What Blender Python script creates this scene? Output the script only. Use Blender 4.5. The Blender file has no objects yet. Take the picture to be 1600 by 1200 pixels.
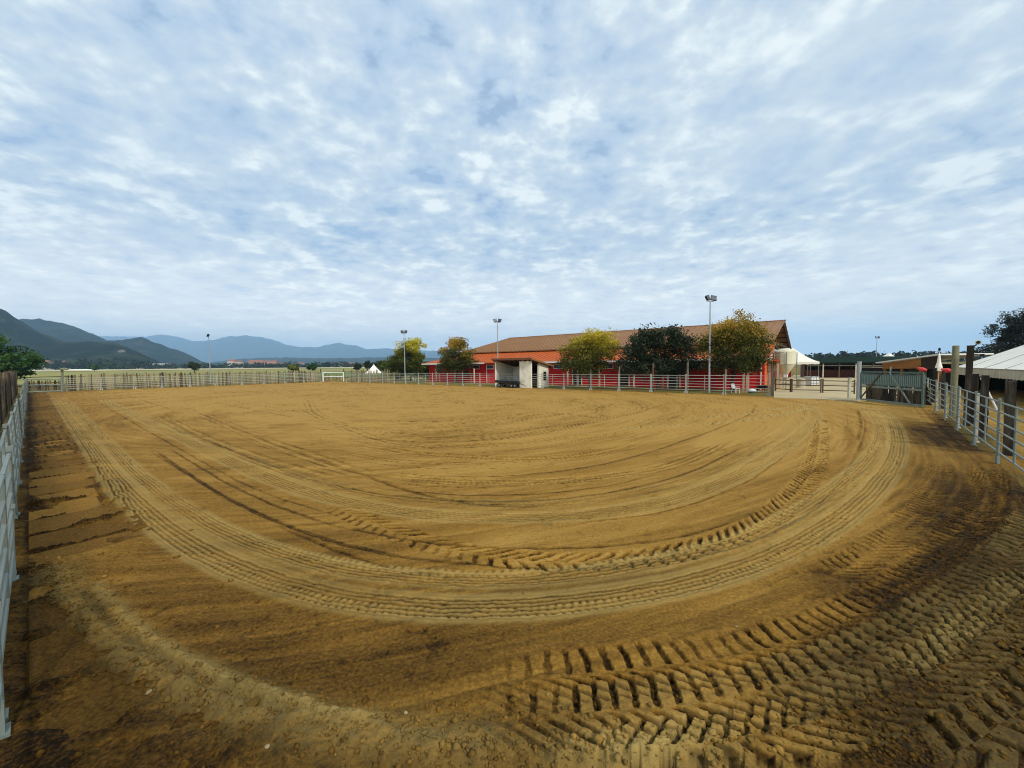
import bpy, math, random
import numpy as np
from mathutils import Vector, Matrix

S = bpy.context.scene
COL = S.collection
R = math.radians
rng = np.random.default_rng(7)
random.seed(7)

# ------------------------------------------------------------------ camera, sky, sun, exposure
CAM_H, F_PX = 2.85, 620.0
PITCH, ROLL = R(2.706), R(0.591)
_R0, _F = Vector((1, 0, 0)), Vector((0, math.cos(PITCH), -math.sin(PITCH)))
_U0 = Vector((0, math.sin(PITCH), math.cos(PITCH)))
_RV = _R0 * math.cos(ROLL) - _U0 * math.sin(ROLL)
_UV = _U0 * math.cos(ROLL) + _R0 * math.sin(ROLL)
cam_data = bpy.data.cameras.new('camera')
cam = bpy.data.objects.new('camera', cam_data)
COL.objects.link(cam)
cam_data.sensor_width = 36.0
cam_data.lens = F_PX / 1600.0 * 36.0
cam_data.clip_start = 0.05
cam_data.clip_end = 40000
m = Matrix((_RV, _UV, -_F)).transposed().to_4x4()
m.translation = Vector((0, 0, CAM_H))
cam.matrix_world = m
S.camera = cam

HAZE_D, HAZE_COL = 1.15e-4, (0.44, 0.70, 1.0)
SUN_EL, SUN_AZ = R(42), R(152)      # azimuth clockwise from +Y (the view direction)
sun_data = bpy.data.lights.new('sun', 'SUN')
sun_data.energy = 2.2
sun_data.angle = R(7)
sun_data.color = (1.0, 0.945, 0.85)
sun = bpy.data.objects.new('sun', sun_data)
COL.objects.link(sun)
_sd = Vector((math.sin(SUN_AZ) * math.cos(SUN_EL), math.cos(SUN_AZ) * math.cos(SUN_EL), math.sin(SUN_EL)))
sun.rotation_euler = _sd.to_track_quat('Z', 'Y').to_euler()

S.view_settings.view_transform = 'Standard'
S.view_settings.look = 'None'
S.view_settings.exposure = 0.55
S.view_settings.gamma = 1.0
S.view_settings.use_curve_mapping = False
S.render.engine = 'CYCLES'
S.cycles.use_denoising = True
S.cycles.filter_width = 1.0
S.cycles.max_bounces = 6
S.cycles.diffuse_bounces = 3
S.cycles.transparent_max_bounces = 12
S.cycles.volume_bounces = 2

world = bpy.data.worlds.new('World')
S.world = world
world.use_nodes = True


class NT:
    """Small helper to wire shader nodes."""
    def __init__(self, tree):
        self.t = tree
        tree.nodes.clear()
    def n(self, typ, **kw):
        nd = self.t.nodes.new(typ)
        for k, v in kw.items():
            if k.startswith('i_'):
                key = k[2:]
                key = int(key) if key.isdigit() else key.replace('_', ' ')
                s = nd.inputs[key]
                if hasattr(v, 'is_linked'):
                    self.t.links.new(v, s)
                else:
                    s.default_value = v
            else:
                setattr(nd, k, v)
        return nd
    def link(self, a, b):
        self.t.links.new(a, b)
    def math(self, op, a, b=None, c=None, clamp=False):
        nd = self.t.nodes.new('ShaderNodeMath')
        nd.operation = op
        nd.use_clamp = clamp
        for i, v in enumerate((a, b, c)):
            if v is None:
                continue
            if hasattr(v, 'is_linked'):
                self.t.links.new(v, nd.inputs[i])
            else:
                nd.inputs[i].default_value = v
        return nd.outputs[0]
    def mix(self, f, a, b, blend='MIX'):
        nd = self.t.nodes.new('ShaderNodeMix')
        nd.data_type = 'RGBA'
        nd.blend_type = blend
        for s, v in ((nd.inputs[0], f), (nd.inputs[6], a), (nd.inputs[7], b)):
            if hasattr(v, 'is_linked'):
                self.t.links.new(v, s)
            elif isinstance(v, (tuple, list)):
                s.default_value = tuple(v) + (1,) if len(v) == 3 else tuple(v)
            else:
                s.default_value = v
        return nd.outputs[2]
    def ramp(self, f, *stops, ease='LINEAR'):
        nd = self.t.nodes.new('ShaderNodeValToRGB')
        cr = nd.color_ramp
        cr.interpolation = ease
        while len(cr.elements) < len(stops):
            cr.elements.new(0.5)
        for e, (p, c) in zip(cr.elements, stops):
            e.position = p
            e.color = tuple(c) + (1,) if isinstance(c, (tuple, list)) else (c, c, c, 1)
        self.t.links.new(f, nd.inputs[0])
        return nd.outputs[0]
    def smooth(self, v, lo, hi):
        nd = self.t.nodes.new('ShaderNodeMapRange')
        nd.interpolation_type = 'SMOOTHSTEP'
        self.t.links.new(v, nd.inputs[0])
        nd.inputs[1].default_value = lo
        nd.inputs[2].default_value = hi
        return nd.outputs[0]
    def noise(self, vec, scale, detail=3.0, rough=0.5, dist=0.0):
        nd = self.t.nodes.new('ShaderNodeTexNoise')
        if vec is not None:
            self.t.links.new(vec, nd.inputs['Vector'])
        nd.inputs['Scale'].default_value = scale
        nd.inputs['Detail'].default_value = detail
        nd.inputs['Roughness'].default_value = rough
        nd.inputs['Distortion'].default_value = dist
        return nd.outputs[0]


def build_world():
    w = NT(world.node_tree)
    out = w.n('ShaderNodeOutputWorld')
    bg = w.n('ShaderNodeBackground')
    bg.inputs['Strength'].default_value = 0.1
    w.link(bg.outputs[0], out.inputs[0])
    sky = w.n('ShaderNodeTexSky')
    sky.sky_type = 'NISHITA'
    sky.sun_disc = False
    sky.sun_elevation = SUN_EL
    sky.sun_rotation = SUN_AZ
    tc = w.n('ShaderNodeTexCoord')
    sep = w.n('ShaderNodeSeparateXYZ')
    w.link(tc.outputs['Generated'], sep.inputs[0])
    zz = w.math('MAXIMUM', sep.outputs[2], 0.0)
    den = w.math('ADD', zz, 0.13)
    px = w.math('DIVIDE', sep.outputs[0], den)
    py = w.math('DIVIDE', sep.outputs[1], den)
    comb = w.n('ShaderNodeCombineXYZ')
    w.link(px, comb.inputs[0]); w.link(py, comb.inputs[1])
    P = comb.outputs[0]
    # the deck: broad undulation, cells, fine fluff
    big = w.noise(P, 0.5, 2.0, 0.5, 0.0)
    cells = w.noise(P, 4.4, 5.0, 0.53, 0.15)
    mid = w.noise(P, 13.0, 4.0, 0.55, 0.2)
    veil = w.noise(P, 1.1, 2.0, 0.5, 0.3)
    wide = w.noise(P, 2.1, 3.0, 0.5, 0.2)
    amp = w.math('ADD', 0.70, w.math('MULTIPLY', w.smooth(veil, 0.3, 0.66), 0.55))
    tex = w.math('ADD', w.math('MULTIPLY', w.math('SUBTRACT', cells, 0.5), 1.12), w.math('MULTIPLY', w.math('SUBTRACT', mid, 0.5), 0.55))
    v = w.math('ADD', w.math('MULTIPLY', tex, amp), w.math('MULTIPLY', w.math('SUBTRACT', wide, 0.5), 0.30))
    v = w.math('ADD', v, w.math('MULTIPLY', w.math('SUBTRACT', big, 0.5), 0.25))
    v = w.math('ADD', v, 0.5)          # about 0.25 .. 0.75
    elev = w.smooth(zz, 0.0, 0.30)
    cover = w.math('ADD', 0.70, w.math('MULTIPLY', w.smooth(v, 0.22, 0.36), 0.30))
    cloud = w.ramp(v, (0.28, (0.31, 0.415, 0.555)), (0.42, (0.385, 0.475, 0.58)), (0.54, (0.46, 0.54, 0.605)), (0.70, (0.66, 0.715, 0.72)))
    low = w.ramp(v, (0.30, (1.12, 1.06, 0.95)), (0.55, (1.22, 1.15, 1.0)), (0.72, (1.36, 1.27, 1.08)))
    cloud = w.mix(elev, low, cloud)
    # warmer, greyer to the right (towards the sun), as it looks in the photograph
    right = w.smooth(sep.outputs[0], -0.2, 0.9)
    cloud = w.mix(w.math('MULTIPLY', right, 0.35), cloud, w.mix(0.5, cloud, (0.52, 0.575, 0.58)))
    cl10 = w.n('ShaderNodeVectorMath', operation='SCALE')
    w.link(cloud, cl10.inputs[0]); cl10.inputs['Scale'].default_value = 10.0
    clear = w.n('ShaderNodeVectorMath', operation='SCALE')
    w.link(sky.outputs[0], clear.inputs[0]); clear.inputs['Scale'].default_value = 1.0
    cov = w.math('MAXIMUM', cover, w.math('SUBTRACT', 1.0, w.smooth(zz, 0.05, 0.3)))
    col = w.mix(cov, clear.outputs[0], cl10.outputs[0])
    w.link(col, bg.inputs['Color'])


build_world()
# ------------------------------------------------------------------ geometry of the view: points of the place


def ray(px, py):
    return _F + _RV * ((px - 800) / F_PX) - _UV * ((py - 600) / F_PX)


def G(px, py, z=0.0):
    d = ray(px, py)
    t = (z - CAM_H) / d.z
    return Vector((d.x * t, d.y * t, z))


def W(px, py, Y):
    d = ray(px, py)
    t = Y / d.y
    return Vector((d.x * t, Y, CAM_H + d.z * t))


def at_px(px, A, B):
    """Point of the ground line A-B that stands in the direction of column px."""
    d = ray(px, 600)
    n = Vector((d.y, -d.x))
    a, b = Vector((A.x, A.y)), Vector((B.x, B.y))
    t = -(a.dot(n)) / ((b - a).dot(n))
    p = a + (b - a) * t
    return Vector((p.x, p.y, 0))


# ------------------------------------------------------------------ object helpers
def tag(o, label=None, cat=None, group=None, kind=None):
    if label: o['label'] = label
    if cat: o['category'] = cat
    if group: o['group'] = group
    if kind: o['kind'] = kind
    return o


def empty(name, loc, rz=0.0, label=None, cat=None, group=None):
    o = bpy.data.objects.new(name, None)
    o.empty_display_size = 0.2
    COL.objects.link(o)
    o.location = loc
    o.rotation_euler = (0, 0, rz)
    return tag(o, label, cat, group)


class MB:
    def __init__(self):
        self.v, self.f = [], []
    def add(self, vs, fs):
        k = len(self.v)
        self.v += [tuple(p) for p in vs]
        self.f += [tuple(i + k for i in q) for q in fs]
        return self
    def hexa(self, p):
        return self.add(p, [(0, 3, 2, 1), (4, 5, 6, 7), (0, 1, 5, 4), (1, 2, 6, 5), (2, 3, 7, 6), (3, 0, 4, 7)])
    def box(self, c, s, rz=0.0):
        x, y, z = s[0] / 2, s[1] / 2, s[2] / 2
        ca, sa = math.cos(rz), math.sin(rz)
        pts = []
        for dz in (-z, z):
            for dx, dy in ((-x, -y), (x, -y), (x, y), (-x, y)):
                pts.append((c[0] + dx * ca - dy * sa, c[1] + dx * sa + dy * ca, c[2] + dz))
        return self.hexa(pts)
    def bx(self, x0, x1, y0, y1, z0, z1):
        return self.box(((x0 + x1) / 2, (y0 + y1) / 2, (z0 + z1) / 2), (x1 - x0, y1 - y0, z1 - z0))
    def tube(self, a, b, r0, r1=None, n=8):
        r1 = r0 if r1 is None else r1
        a, b = Vector(a), Vector(b)
        d = (b - a).normalized()
        u = d.orthogonal().normalized()
        w = d.cross(u)
        vs = []
        for p, r in ((a, r0), (b, r1)):
            for i in range(n):
                t = 2 * math.pi * i / n
                vs.append(p + u * (r * math.cos(t)) + w * (r * math.sin(t)))
        fs = [(i, (i + 1) % n, n + (i + 1) % n, n + i) for i in range(n)]
        fs += [tuple(range(n - 1, -1, -1)), tuple(range(n, 2 * n))]
        return self.add(vs, fs)
    def beam(self, a, b, w, h):
        a, b = Vector(a), Vector(b)
        d = (b - a).normalized()
        u = d.cross(Vector((0, 0, 1)))
        u = Vector((1, 0, 0)) if u.length < 1e-4 else u.normalized()
        k = u.cross(d).normalized()
        pts = []
        for p in (a, b):
            pts += [p - u * w / 2 - k * h / 2, p + u * w / 2 - k * h / 2, p + u * w / 2 + k * h / 2, p - u * w / 2 + k * h / 2]
        return self.hexa(pts)
    def slab(self, pts, th):
        """polygon extruded downward by th"""
        n = len(pts)
        up = [Vector(p) for p in pts]
        lo = [p - Vector((0, 0, th)) for p in up]
        return self.add(up + lo, [tuple(range(n)), tuple(range(2 * n - 1, n - 1, -1))] + [(i, n + i, n + (i + 1) % n, (i + 1) % n) for i in range(n)])
    def prism(self, pts, d):
        """polygon extruded by vector d"""
        n = len(pts)
        up = [Vector(p) for p in pts]
        lo = [p + Vector(d) for p in up]
        return self.add(up + lo, [tuple(range(n)), tuple(range(2 * n - 1, n - 1, -1))] + [(i, n + i, n + (i + 1) % n, (i + 1) % n) for i in range(n)])
    def lathe(self, c, prof, n=20):
        k = len(self.v)
        for r, z in prof:
            for i in range(n):
                t = 2 * math.pi * i / n
                self.v.append((c[0] + r * math.cos(t), c[1] + r * math.sin(t), c[2] + z))
        for j in range(len(prof) - 1):
            for i in range(n):
                a, b = k + j * n + i, k + j * n + (i + 1) % n
                self.f.append((a, b, b + n, a + n))
        self.f.append(tuple(k + i for i in range(n - 1, -1, -1)))
        q = k + (len(prof) - 1) * n
        self.f.append(tuple(q + i for i in range(n)))
        return self
    def mesh(self, name, mat, smooth=False):
        me = bpy.data.meshes.new(name)
        me.from_pydata(self.v, [], self.f)
        if mat: me.materials.append(mat)
        if smooth:
            me.polygons.foreach_set('use_smooth', [True] * len(me.polygons))
            if hasattr(me, 'set_sharp_from_angle'):
                me.set_sharp_from_angle(angle=R(40))
        me.update()
        return me
    def build(self, name, mat, parent=None, smooth=False):
        o = bpy.data.objects.new(name, self.mesh(name, mat, smooth))
        COL.objects.link(o)
        if parent is not None: o.parent = parent
        return o


def inst(name, me, parent=None, loc=(0, 0, 0), rot=(0, 0, 0), scale=(1, 1, 1)):
    o = bpy.data.objects.new(name, me)
    COL.objects.link(o)
    if parent is not None: o.parent = parent
    o.location, o.rotation_euler, o.scale = loc, rot, scale
    return o


def np_mesh(name, V, F4, mat, attrs=None, smooth=False):
    me = bpy.data.meshes.new(name)
    nv, nf = len(V), len(F4)
    k = F4.shape[1]
    me.vertices.add(nv)
    me.vertices.foreach_set('co', np.ascontiguousarray(V, dtype=np.float32).ravel())
    me.loops.add(nf * k)
    me.loops.foreach_set('vertex_index', np.ascontiguousarray(F4, dtype=np.int32).ravel())
    me.polygons.add(nf)
    me.polygons.foreach_set('loop_start', np.arange(0, nf * k, k, dtype=np.int32))
    if smooth:
        me.polygons.foreach_set('use_smooth', np.ones(nf, dtype=bool))
    for nm, arr in (attrs or {}).items():
        a = me.attributes.new(nm, 'FLOAT', 'POINT')
        a.data.foreach_set('value', np.ascontiguousarray(arr, dtype=np.float32))
    if mat: me.materials.append(mat)
    me.update(calc_edges=True)
    me.validate()
    return me


# ------------------------------------------------------------------ materials
def material(name, color, rough=0.7, var=0.18, scale=4.0, metal=0.0, bump=0.0, bscale=30.0, rand=0.0, dirt=None, stretch=None, spec=0.3):
    mt = bpy.data.materials.new(name)
    mt.use_nodes = True
    t = NT(mt.node_tree)
    out = t.n('ShaderNodeOutputMaterial')
    b = t.n('ShaderNodeBsdfPrincipled')
    t.link(b.outputs[0], out.inputs[0])
    tc = t.n('ShaderNodeTexCoord')
    vec = tc.outputs['Object']
    if rand:
        oi = t.n('ShaderNodeObjectInfo')
        ad = t.n('ShaderNodeVectorMath', operation='ADD')
        t.link(vec, ad.inputs[0])
        sc = t.n('ShaderNodeVectorMath', operation='SCALE')
        sc.inputs[0].default_value = (37, 53, 71)
        t.link(oi.outputs['Random'], sc.inputs['Scale'])
        t.link(sc.outputs[0], ad.inputs[1])
        vec = ad.outputs[0]
    if stretch:
        mp = t.n('ShaderNodeMapping')
        mp.inputs['Scale'].default_value = stretch
        t.link(vec, mp.inputs['Vector'])
        vec = mp.outputs[0]
    nz = t.noise(vec, scale, 5.0, 0.6)
    k = t.math('ADD', t.math('MULTIPLY', nz, 2 * var), 1 - var)
    if rand:
        k = t.math('MULTIPLY', k, t.math('ADD', t.math('MULTIPLY', oi.outputs['Random'], 2 * rand), 1 - rand))
    cc = t.n('ShaderNodeCombineXYZ')
    for i in range(3):
        t.link(t.math('MULTIPLY', k, color[i]), cc.inputs[i])
    col = cc.outputs[0]
    if dirt:
        dn = t.noise(vec, scale * 0.35, 6.0, 0.65)
        col = t.mix(t.math('MULTIPLY', t.smooth(dn, 0.46, 0.68), dirt[1]), col, dirt[0])
    t.link(col, b.inputs['Base Color'])
    b.inputs['Roughness'].default_value = rough
    b.inputs['Metallic'].default_value = metal
    b.inputs['Specular IOR Level'].default_value = spec
    if bump:
        bn = t.noise(vec, bscale, 4.0, 0.6)
        bp = t.n('ShaderNodeBump')
        bp.inputs['Strength'].default_value = bump
        bp.inputs['Distance'].default_value = 0.02
        t.link(bn, bp.inputs['Height'])
        t.link(bp.outputs[0], b.inputs['Normal'])
    return mt


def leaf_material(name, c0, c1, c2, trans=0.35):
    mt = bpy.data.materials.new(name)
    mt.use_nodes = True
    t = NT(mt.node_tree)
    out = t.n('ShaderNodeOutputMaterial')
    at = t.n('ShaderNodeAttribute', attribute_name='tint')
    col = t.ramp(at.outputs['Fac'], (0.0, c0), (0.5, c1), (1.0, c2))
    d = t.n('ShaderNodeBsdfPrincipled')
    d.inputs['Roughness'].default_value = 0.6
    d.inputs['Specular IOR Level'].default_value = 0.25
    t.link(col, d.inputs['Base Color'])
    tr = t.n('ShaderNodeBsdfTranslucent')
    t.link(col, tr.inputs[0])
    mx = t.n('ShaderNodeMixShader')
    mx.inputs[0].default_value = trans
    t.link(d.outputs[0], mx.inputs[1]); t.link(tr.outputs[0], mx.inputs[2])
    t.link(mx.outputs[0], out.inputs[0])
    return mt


M = {
    'galv': material('galvanised steel', (0.20, 0.24, 0.215), 0.55, 0.25, 6, 0.1, rand=0.08, dirt=((0.24, 0.2, 0.13), 0.45)),
    'galv_lit': material('lit galvanised steel', (0.43, 0.44, 0.40), 0.5, 0.15, 6, 0.05, rand=0.08, dirt=((0.35, 0.3, 0.2), 0.35)),  # lighter copy of galv, sunlight on the facing rails put into the colour
    'galv_green': material('green grey painted steel', (0.095, 0.155, 0.145), 0.55, 0.25, 5, 0.15, dirt=((0.2, 0.17, 0.11), 0.4)),
    'galv_pale': material('pale galvanised plate', (0.56, 0.53, 0.42), 0.7, 0.3, 5, 0.1, rand=0.12, dirt=((0.27, 0.2, 0.1), 0.6)),
    'white': material('white paint', (0.76, 0.76, 0.72), 0.55, 0.1, 6, dirt=((0.45, 0.4, 0.3), 0.4)),
    'rust': material('rusty pipe', (0.12, 0.085, 0.05), 0.7, 0.4, 8, 0.2),
    'pole': material('lamp pole steel', (0.38, 0.4, 0.4), 0.45, 0.15, 3, 0.3),
    'black': material('black housing', (0.015, 0.017, 0.02), 0.4, 0.2, 5),
    'lens': material('lamp glass', (0.09, 0.1, 0.12), 0.12, 0.1, 5, spec=0.6),
    'old_wood': material('old dark wood', (0.028, 0.02, 0.013), 0.9, 0.5, 3, bump=0.6, bscale=14, rand=0.35, dirt=((0.10, 0.085, 0.06), 0.7), stretch=(5, 5, 0.8)),
    'grey_wood': material('weathered wood', (0.25, 0.205, 0.11), 0.85, 0.45, 3, bump=0.5, bscale=14, rand=0.55, dirt=((0.33, 0.29, 0.2), 0.7), stretch=(5, 5, 0.8)),
    'post_wood': material('grey weathered post', (0.15, 0.125, 0.085), 0.9, 0.5, 3, bump=0.6, bscale=14, rand=0.35, dirt=((0.06, 0.05, 0.035), 0.7), stretch=(5, 5, 0.8)),
    'slab_wood': material('bark edged slab wood', (0.10, 0.072, 0.042), 0.85, 0.5, 3, bump=0.6, bscale=12, rand=0.6, dirt=((0.22, 0.17, 0.10), 0.8), stretch=(5, 5, 0.7)),
    'green_post': material('mossy round wood', (0.20, 0.19, 0.11), 0.85, 0.4, 3, bump=0.4, bscale=12, dirt=((0.08, 0.07, 0.05), 0.6), stretch=(3, 3, 0.8)),
    'red_wall': material('red painted wall', (0.62, 0.003, 0.006), 0.6, 0.25, 1.5, dirt=((0.30, 0.005, 0.008), 0.5)),
    'orange_wall': material('orange painted wall', (0.66, 0.15, 0.03), 0.65, 0.2, 1.5, dirt=((0.75, 0.4, 0.22), 0.5)),
    'roof_brown': material('brown sheet roof', (0.255, 0.125, 0.05), 0.6, 0.2, 0.6, dirt=((0.30, 0.165, 0.075), 0.6), spec=0.15),
    'roof_orange': material('orange red sheet roof', (0.47, 0.10, 0.016), 0.6, 0.25, 0.8, dirt=((0.34, 0.065, 0.012), 0.6), spec=0.15),
    'gutter': material('pale gutter', (0.72, 0.70, 0.64), 0.5, 0.1, 3),
    'cream': material('cream render', (0.86, 0.81, 0.66), 0.8, 0.12, 2, dirt=((0.45, 0.37, 0.22), 0.5)),
    'cream_post': material('cream painted post', (0.60, 0.48, 0.32), 0.7, 0.2, 3, rand=0.15),
    'dark': material('dark opening shade', (0.018, 0.013, 0.011), 0.9, 0.3, 2),  # near-black: shade of openings and interiors put into the colour
    'fascia': material('red brown fascia', (0.17, 0.07, 0.032), 0.7, 0.25, 3),
    'timber': material('dark roof timber', (0.035, 0.018, 0.010), 0.8, 0.3, 3),
    'orange_timber': material('varnished timber', (0.32, 0.13, 0.03), 0.55, 0.25, 3, dirt=((0.2, 0.08, 0.03), 0.5)),
    'silo': material('cream fibreglass', (0.68, 0.64, 0.46), 0.45, 0.1, 2, dirt=((0.55, 0.5, 0.3), 0.5)),
    'canvas': material('white canvas', (0.86, 0.82, 0.70), 0.75, 0.06, 0.8, bump=0.15, bscale=2),
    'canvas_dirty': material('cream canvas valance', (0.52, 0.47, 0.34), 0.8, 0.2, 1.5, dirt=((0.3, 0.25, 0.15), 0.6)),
    'seam': material('canvas seam', (0.33, 0.29, 0.21), 0.8, 0.2, 3),
    'stable_roof': material('dark green roof', (0.010, 0.022, 0.014), 0.9, 0.3, 1, spec=0.05),
    'stable_front': material('brown red stable boards', (0.11, 0.032, 0.02), 0.7, 0.3, 2, rand=0.25),
    'red_cloth': material('red cloth', (0.62, 0.06, 0.05), 0.7, 0.2, 3),
    'green_tarp': material('green tarpaulin', (0.07, 0.12, 0.075), 0.7, 0.35, 3),
    'plastic': material('white plastic', (0.72, 0.72, 0.70), 0.4, 0.08, 4, dirt=((0.5, 0.48, 0.4), 0.4)),
    'tyre': material('black rubber', (0.02, 0.02, 0.02), 0.8, 0.3, 8),
    'trunk': material('tree bark', (0.045, 0.034, 0.022), 0.9, 0.4, 5, bump=0.5, bscale=10, stretch=(4, 4, 1)),
    'town_cream': material('far cream wall', (0.62, 0.56, 0.46), 0.8, 0.1, 0.3),
    'town_pink': material('far pink brick wall', (0.46, 0.25, 0.17), 0.8, 0.15, 0.3),
    'town_roof': material('far tile roof', (0.30, 0.11, 0.06), 0.8, 0.2, 0.3),
    'window_dark': material('far window', (0.05, 0.06, 0.08), 0.3, 0.1, 1),
    'slab_path': material('muddy slab', (0.145, 0.085, 0.018), 0.9, 0.5, 3.5, bump=0.8, bscale=18, rand=0.15, dirt=((0.07, 0.036, 0.008), 0.9), spec=0.1),
    'stone': material('pale stone', (0.28, 0.22, 0.12), 0.8, 0.3, 12, rand=0.3),
    'concrete': material('pale concrete yard', (0.50, 0.395, 0.215), 0.85, 0.15, 0.4, bump=0.2, dirt=((0.40, 0.31, 0.17), 0.7)),
    'stubble': material('pale stubble field', (0.50, 0.43, 0.24), 0.9, 0.2, 0.05, dirt=((0.33, 0.3, 0.12), 0.5)),
    'meadow': material('green meadow', (0.10, 0.155, 0.022), 0.9, 0.3, 0.08, dirt=((0.2, 0.2, 0.05), 0.5)),
    'yellow_crop': material('yellow green crop', (0.27, 0.24, 0.06), 0.9, 0.3, 0.1, dirt=((0.16, 0.18, 0.04), 0.6)),
    'leaf_green_yellow': leaf_material('green yellow leaves', (0.014, 0.028, 0.006), (0.12, 0.145, 0.014), (0.60, 0.52, 0.03)),
    'leaf_autumn': leaf_material('autumn leaves', (0.014, 0.028, 0.006), (0.11, 0.115, 0.014), (0.55, 0.33, 0.03)),
    'leaf_yellow': leaf_material('yellow leaves', (0.014, 0.026, 0.006), (0.16, 0.16, 0.015), (0.62, 0.49, 0.03)),
    'leaf_dark': leaf_material('dark green leaves', (0.006, 0.012, 0.004), (0.022, 0.036, 0.012), (0.10, 0.13, 0.06), 0.1),
    'leaf_pine': leaf_material('pine needles', (0.006, 0.011, 0.006), (0.013, 0.024, 0.011), (0.03, 0.045, 0.018), 0.08),
    'leaf_far': leaf_material('far leaves', (0.006, 0.012, 0.006), (0.014, 0.026, 0.010), (0.035, 0.06, 0.018), 0.15),
    'leaf_fresh': leaf_material('fresh green leaves', (0.016, 0.04, 0.010), (0.05, 0.12, 0.02), (0.14, 0.25, 0.045), 0.25),
}
# ------------------------------------------------------------------ plan of the arena (metres, camera over the origin)
FR_A, FR_B = G(550, 597), G(1200, 619)            # barn side fence
FL_A, FL_B = G(503, 596.5), G(100, 611.8)         # far end fence
LF_A, LF_B = G(42, 614), G(16, 915)               # long left fence
RF_A, RF_B = G(1450, 635), G(1563, 731)           # right fence


def cross_pt(a, b, c, d):
    r_, s_ = b - a, d - c
    t = ((c - a).x * s_.y - (c - a).y * s_.x) / (r_.x * s_.y - r_.y * s_.x)
    return a + r_ * t


E1 = (FR_B - FR_A).normalized()
E2 = Vector((-E1.y, E1.x, 0))
YAW = math.atan2(E1.y, E1.x)
NEAR = cross_pt(LF_A, LF_B, RF_A, RF_B)
FARC = cross_pt(FR_A, FR_B, FL_A, FL_B)
GATE_L, GATE_R = G(1342, 626), G(1444, 638)
POLY = [NEAR, LF_A, FL_B, FARC, G(1206, 619), GATE_L, GATE_R, RF_A]
# ------------------------------------------------------------------ noise


def _hash(ix, iy, seed):
    h = (ix.astype(np.int64) * 374761393 + iy.astype(np.int64) * 668265263 + seed * 974634777) & 0x7fffffff
    h = ((h ^ (h >> 13)) * 1274126177) & 0x7fffffff
    return ((h ^ (h >> 16)) & 0xffff).astype(np.float32) / 65535.0


def vnoise(x, y, seed=0):
    ix, iy = np.floor(x), np.floor(y)
    fx, fy = x - ix, y - iy
    fx = fx * fx * (3 - 2 * fx); fy = fy * fy * (3 - 2 * fy)
    a, b = _hash(ix, iy, seed), _hash(ix + 1, iy, seed)
    c, d = _hash(ix, iy + 1, seed), _hash(ix + 1, iy + 1, seed)
    return (a + (b - a) * fx) * (1 - fy) + (c + (d - c) * fx) * fy


def fbm(x, y, octv=4, seed=0, gain=0.5):
    s = np.zeros_like(x); amp = 1.0; tot = 0
    for o in range(octv):
        s += amp * vnoise(x * 2 ** o + 13.7 * o, y * 2 ** o - 7.1 * o, seed + o)
        tot += amp; amp *= gain
    return s / tot                                     # 0..1, mean .5


def sstep(v, a, b):
    t = np.clip((v - a) / (b - a), 0, 1)
    return t * t * (3 - 2 * t)


def terrain(x, y):
    r = np.hypot(x, y)
    return np.clip(r - 95, 0, 1100) * 0.0034


# ------------------------------------------------------------------ ground grid: fine near the camera, coarse far off
u_front = np.linspace(-1.46, 1.46, 1120)
th_front = np.arctan(u_front)
th_rest = np.linspace(th_front[-1], 2 * np.pi + th_front[0], 130)[1:-1]
TH = np.concatenate([th_front, th_rest])
k_px = np.arange(640, 21, -1.05)
rows = np.concatenate([np.linspace(0.25, 1767 / 640 - 0.12, 10), 1767 / k_px, np.geomspace(1767 / 21 + 1.5, 9500, 56)])
TT, RR = np.meshgrid(TH, rows)
cosq = np.maximum(np.cos(TT), math.cos(th_front[-1]))
rad = RR / cosq
GX, GY = (rad * np.sin(TT)).astype(np.float64), (rad * np.cos(TT)).astype(np.float64)
NR, NC = GX.shape
NF = len(u_front)


def line_dist(P, A, B):
    d = (B - A).normalized()
    n = Vector((-d.y, d.x))
    return (P[0] - A.x) * n.x + (P[1] - A.y) * n.y, (P[0] - A.x) * d.x + (P[1] - A.y) * d.y


def inside_poly(x, y, poly):
    ins = np.zeros(x.shape, bool)
    n = len(poly)
    for i in range(n):
        a, b = poly[i], poly[(i + 1) % n]
        c = ((a.y > y) != (b.y > y)) & (x < (b.x - a.x) * (y - a.y) / (b.y - a.y + 1e-12) + a.x)
        ins ^= c
    return ins


dl, sl = line_dist((GX, GY), LF_A, LF_B)              # left of LF_A->LF_B is towards the arena (positive)
if float((FARC.x - LF_A.x) * -(LF_B - LF_A).normalized().y + (FARC.y - LF_A.y) * (LF_B - LF_A).normalized().x) < 0:
    dl = -dl
dr, sr = line_dist((GX, GY), RF_A, RF_B)
if float((FARC.x - RF_A.x) * -(RF_B - RF_A).normalized().y + (FARC.y - RF_A.y) * (RF_B - RF_A).normalized().x) < 0:
    dr = -dr
dfr, _ = line_dist((GX, GY), FR_A, FR_B)
dfr = dfr if float((NEAR.x - FR_A.x) * -E1.y + (NEAR.y - FR_A.y) * E1.x) > 0 else -dfr
dfl, _ = line_dist((GX, GY), FL_A, FL_B)
_d = (FL_B - FL_A).normalized()
dfl = dfl if float((NEAR.x - FL_A.x) * -_d.y + (NEAR.y - FL_A.y) * _d.x) > 0 else -dfl

near = np.clip(1 - np.hypot(GX, GY) / 45, 0, 1)
Z = terrain(GX, GY)
damp_shade = np.zeros_like(Z); pale = np.zeros_like(Z)  # damp soil, with groove shade and vignetting put into the colour
arena = inside_poly(GX, GY, POLY) & (GY < 100)
fine = np.hypot(GX, GY) < 100

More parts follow.
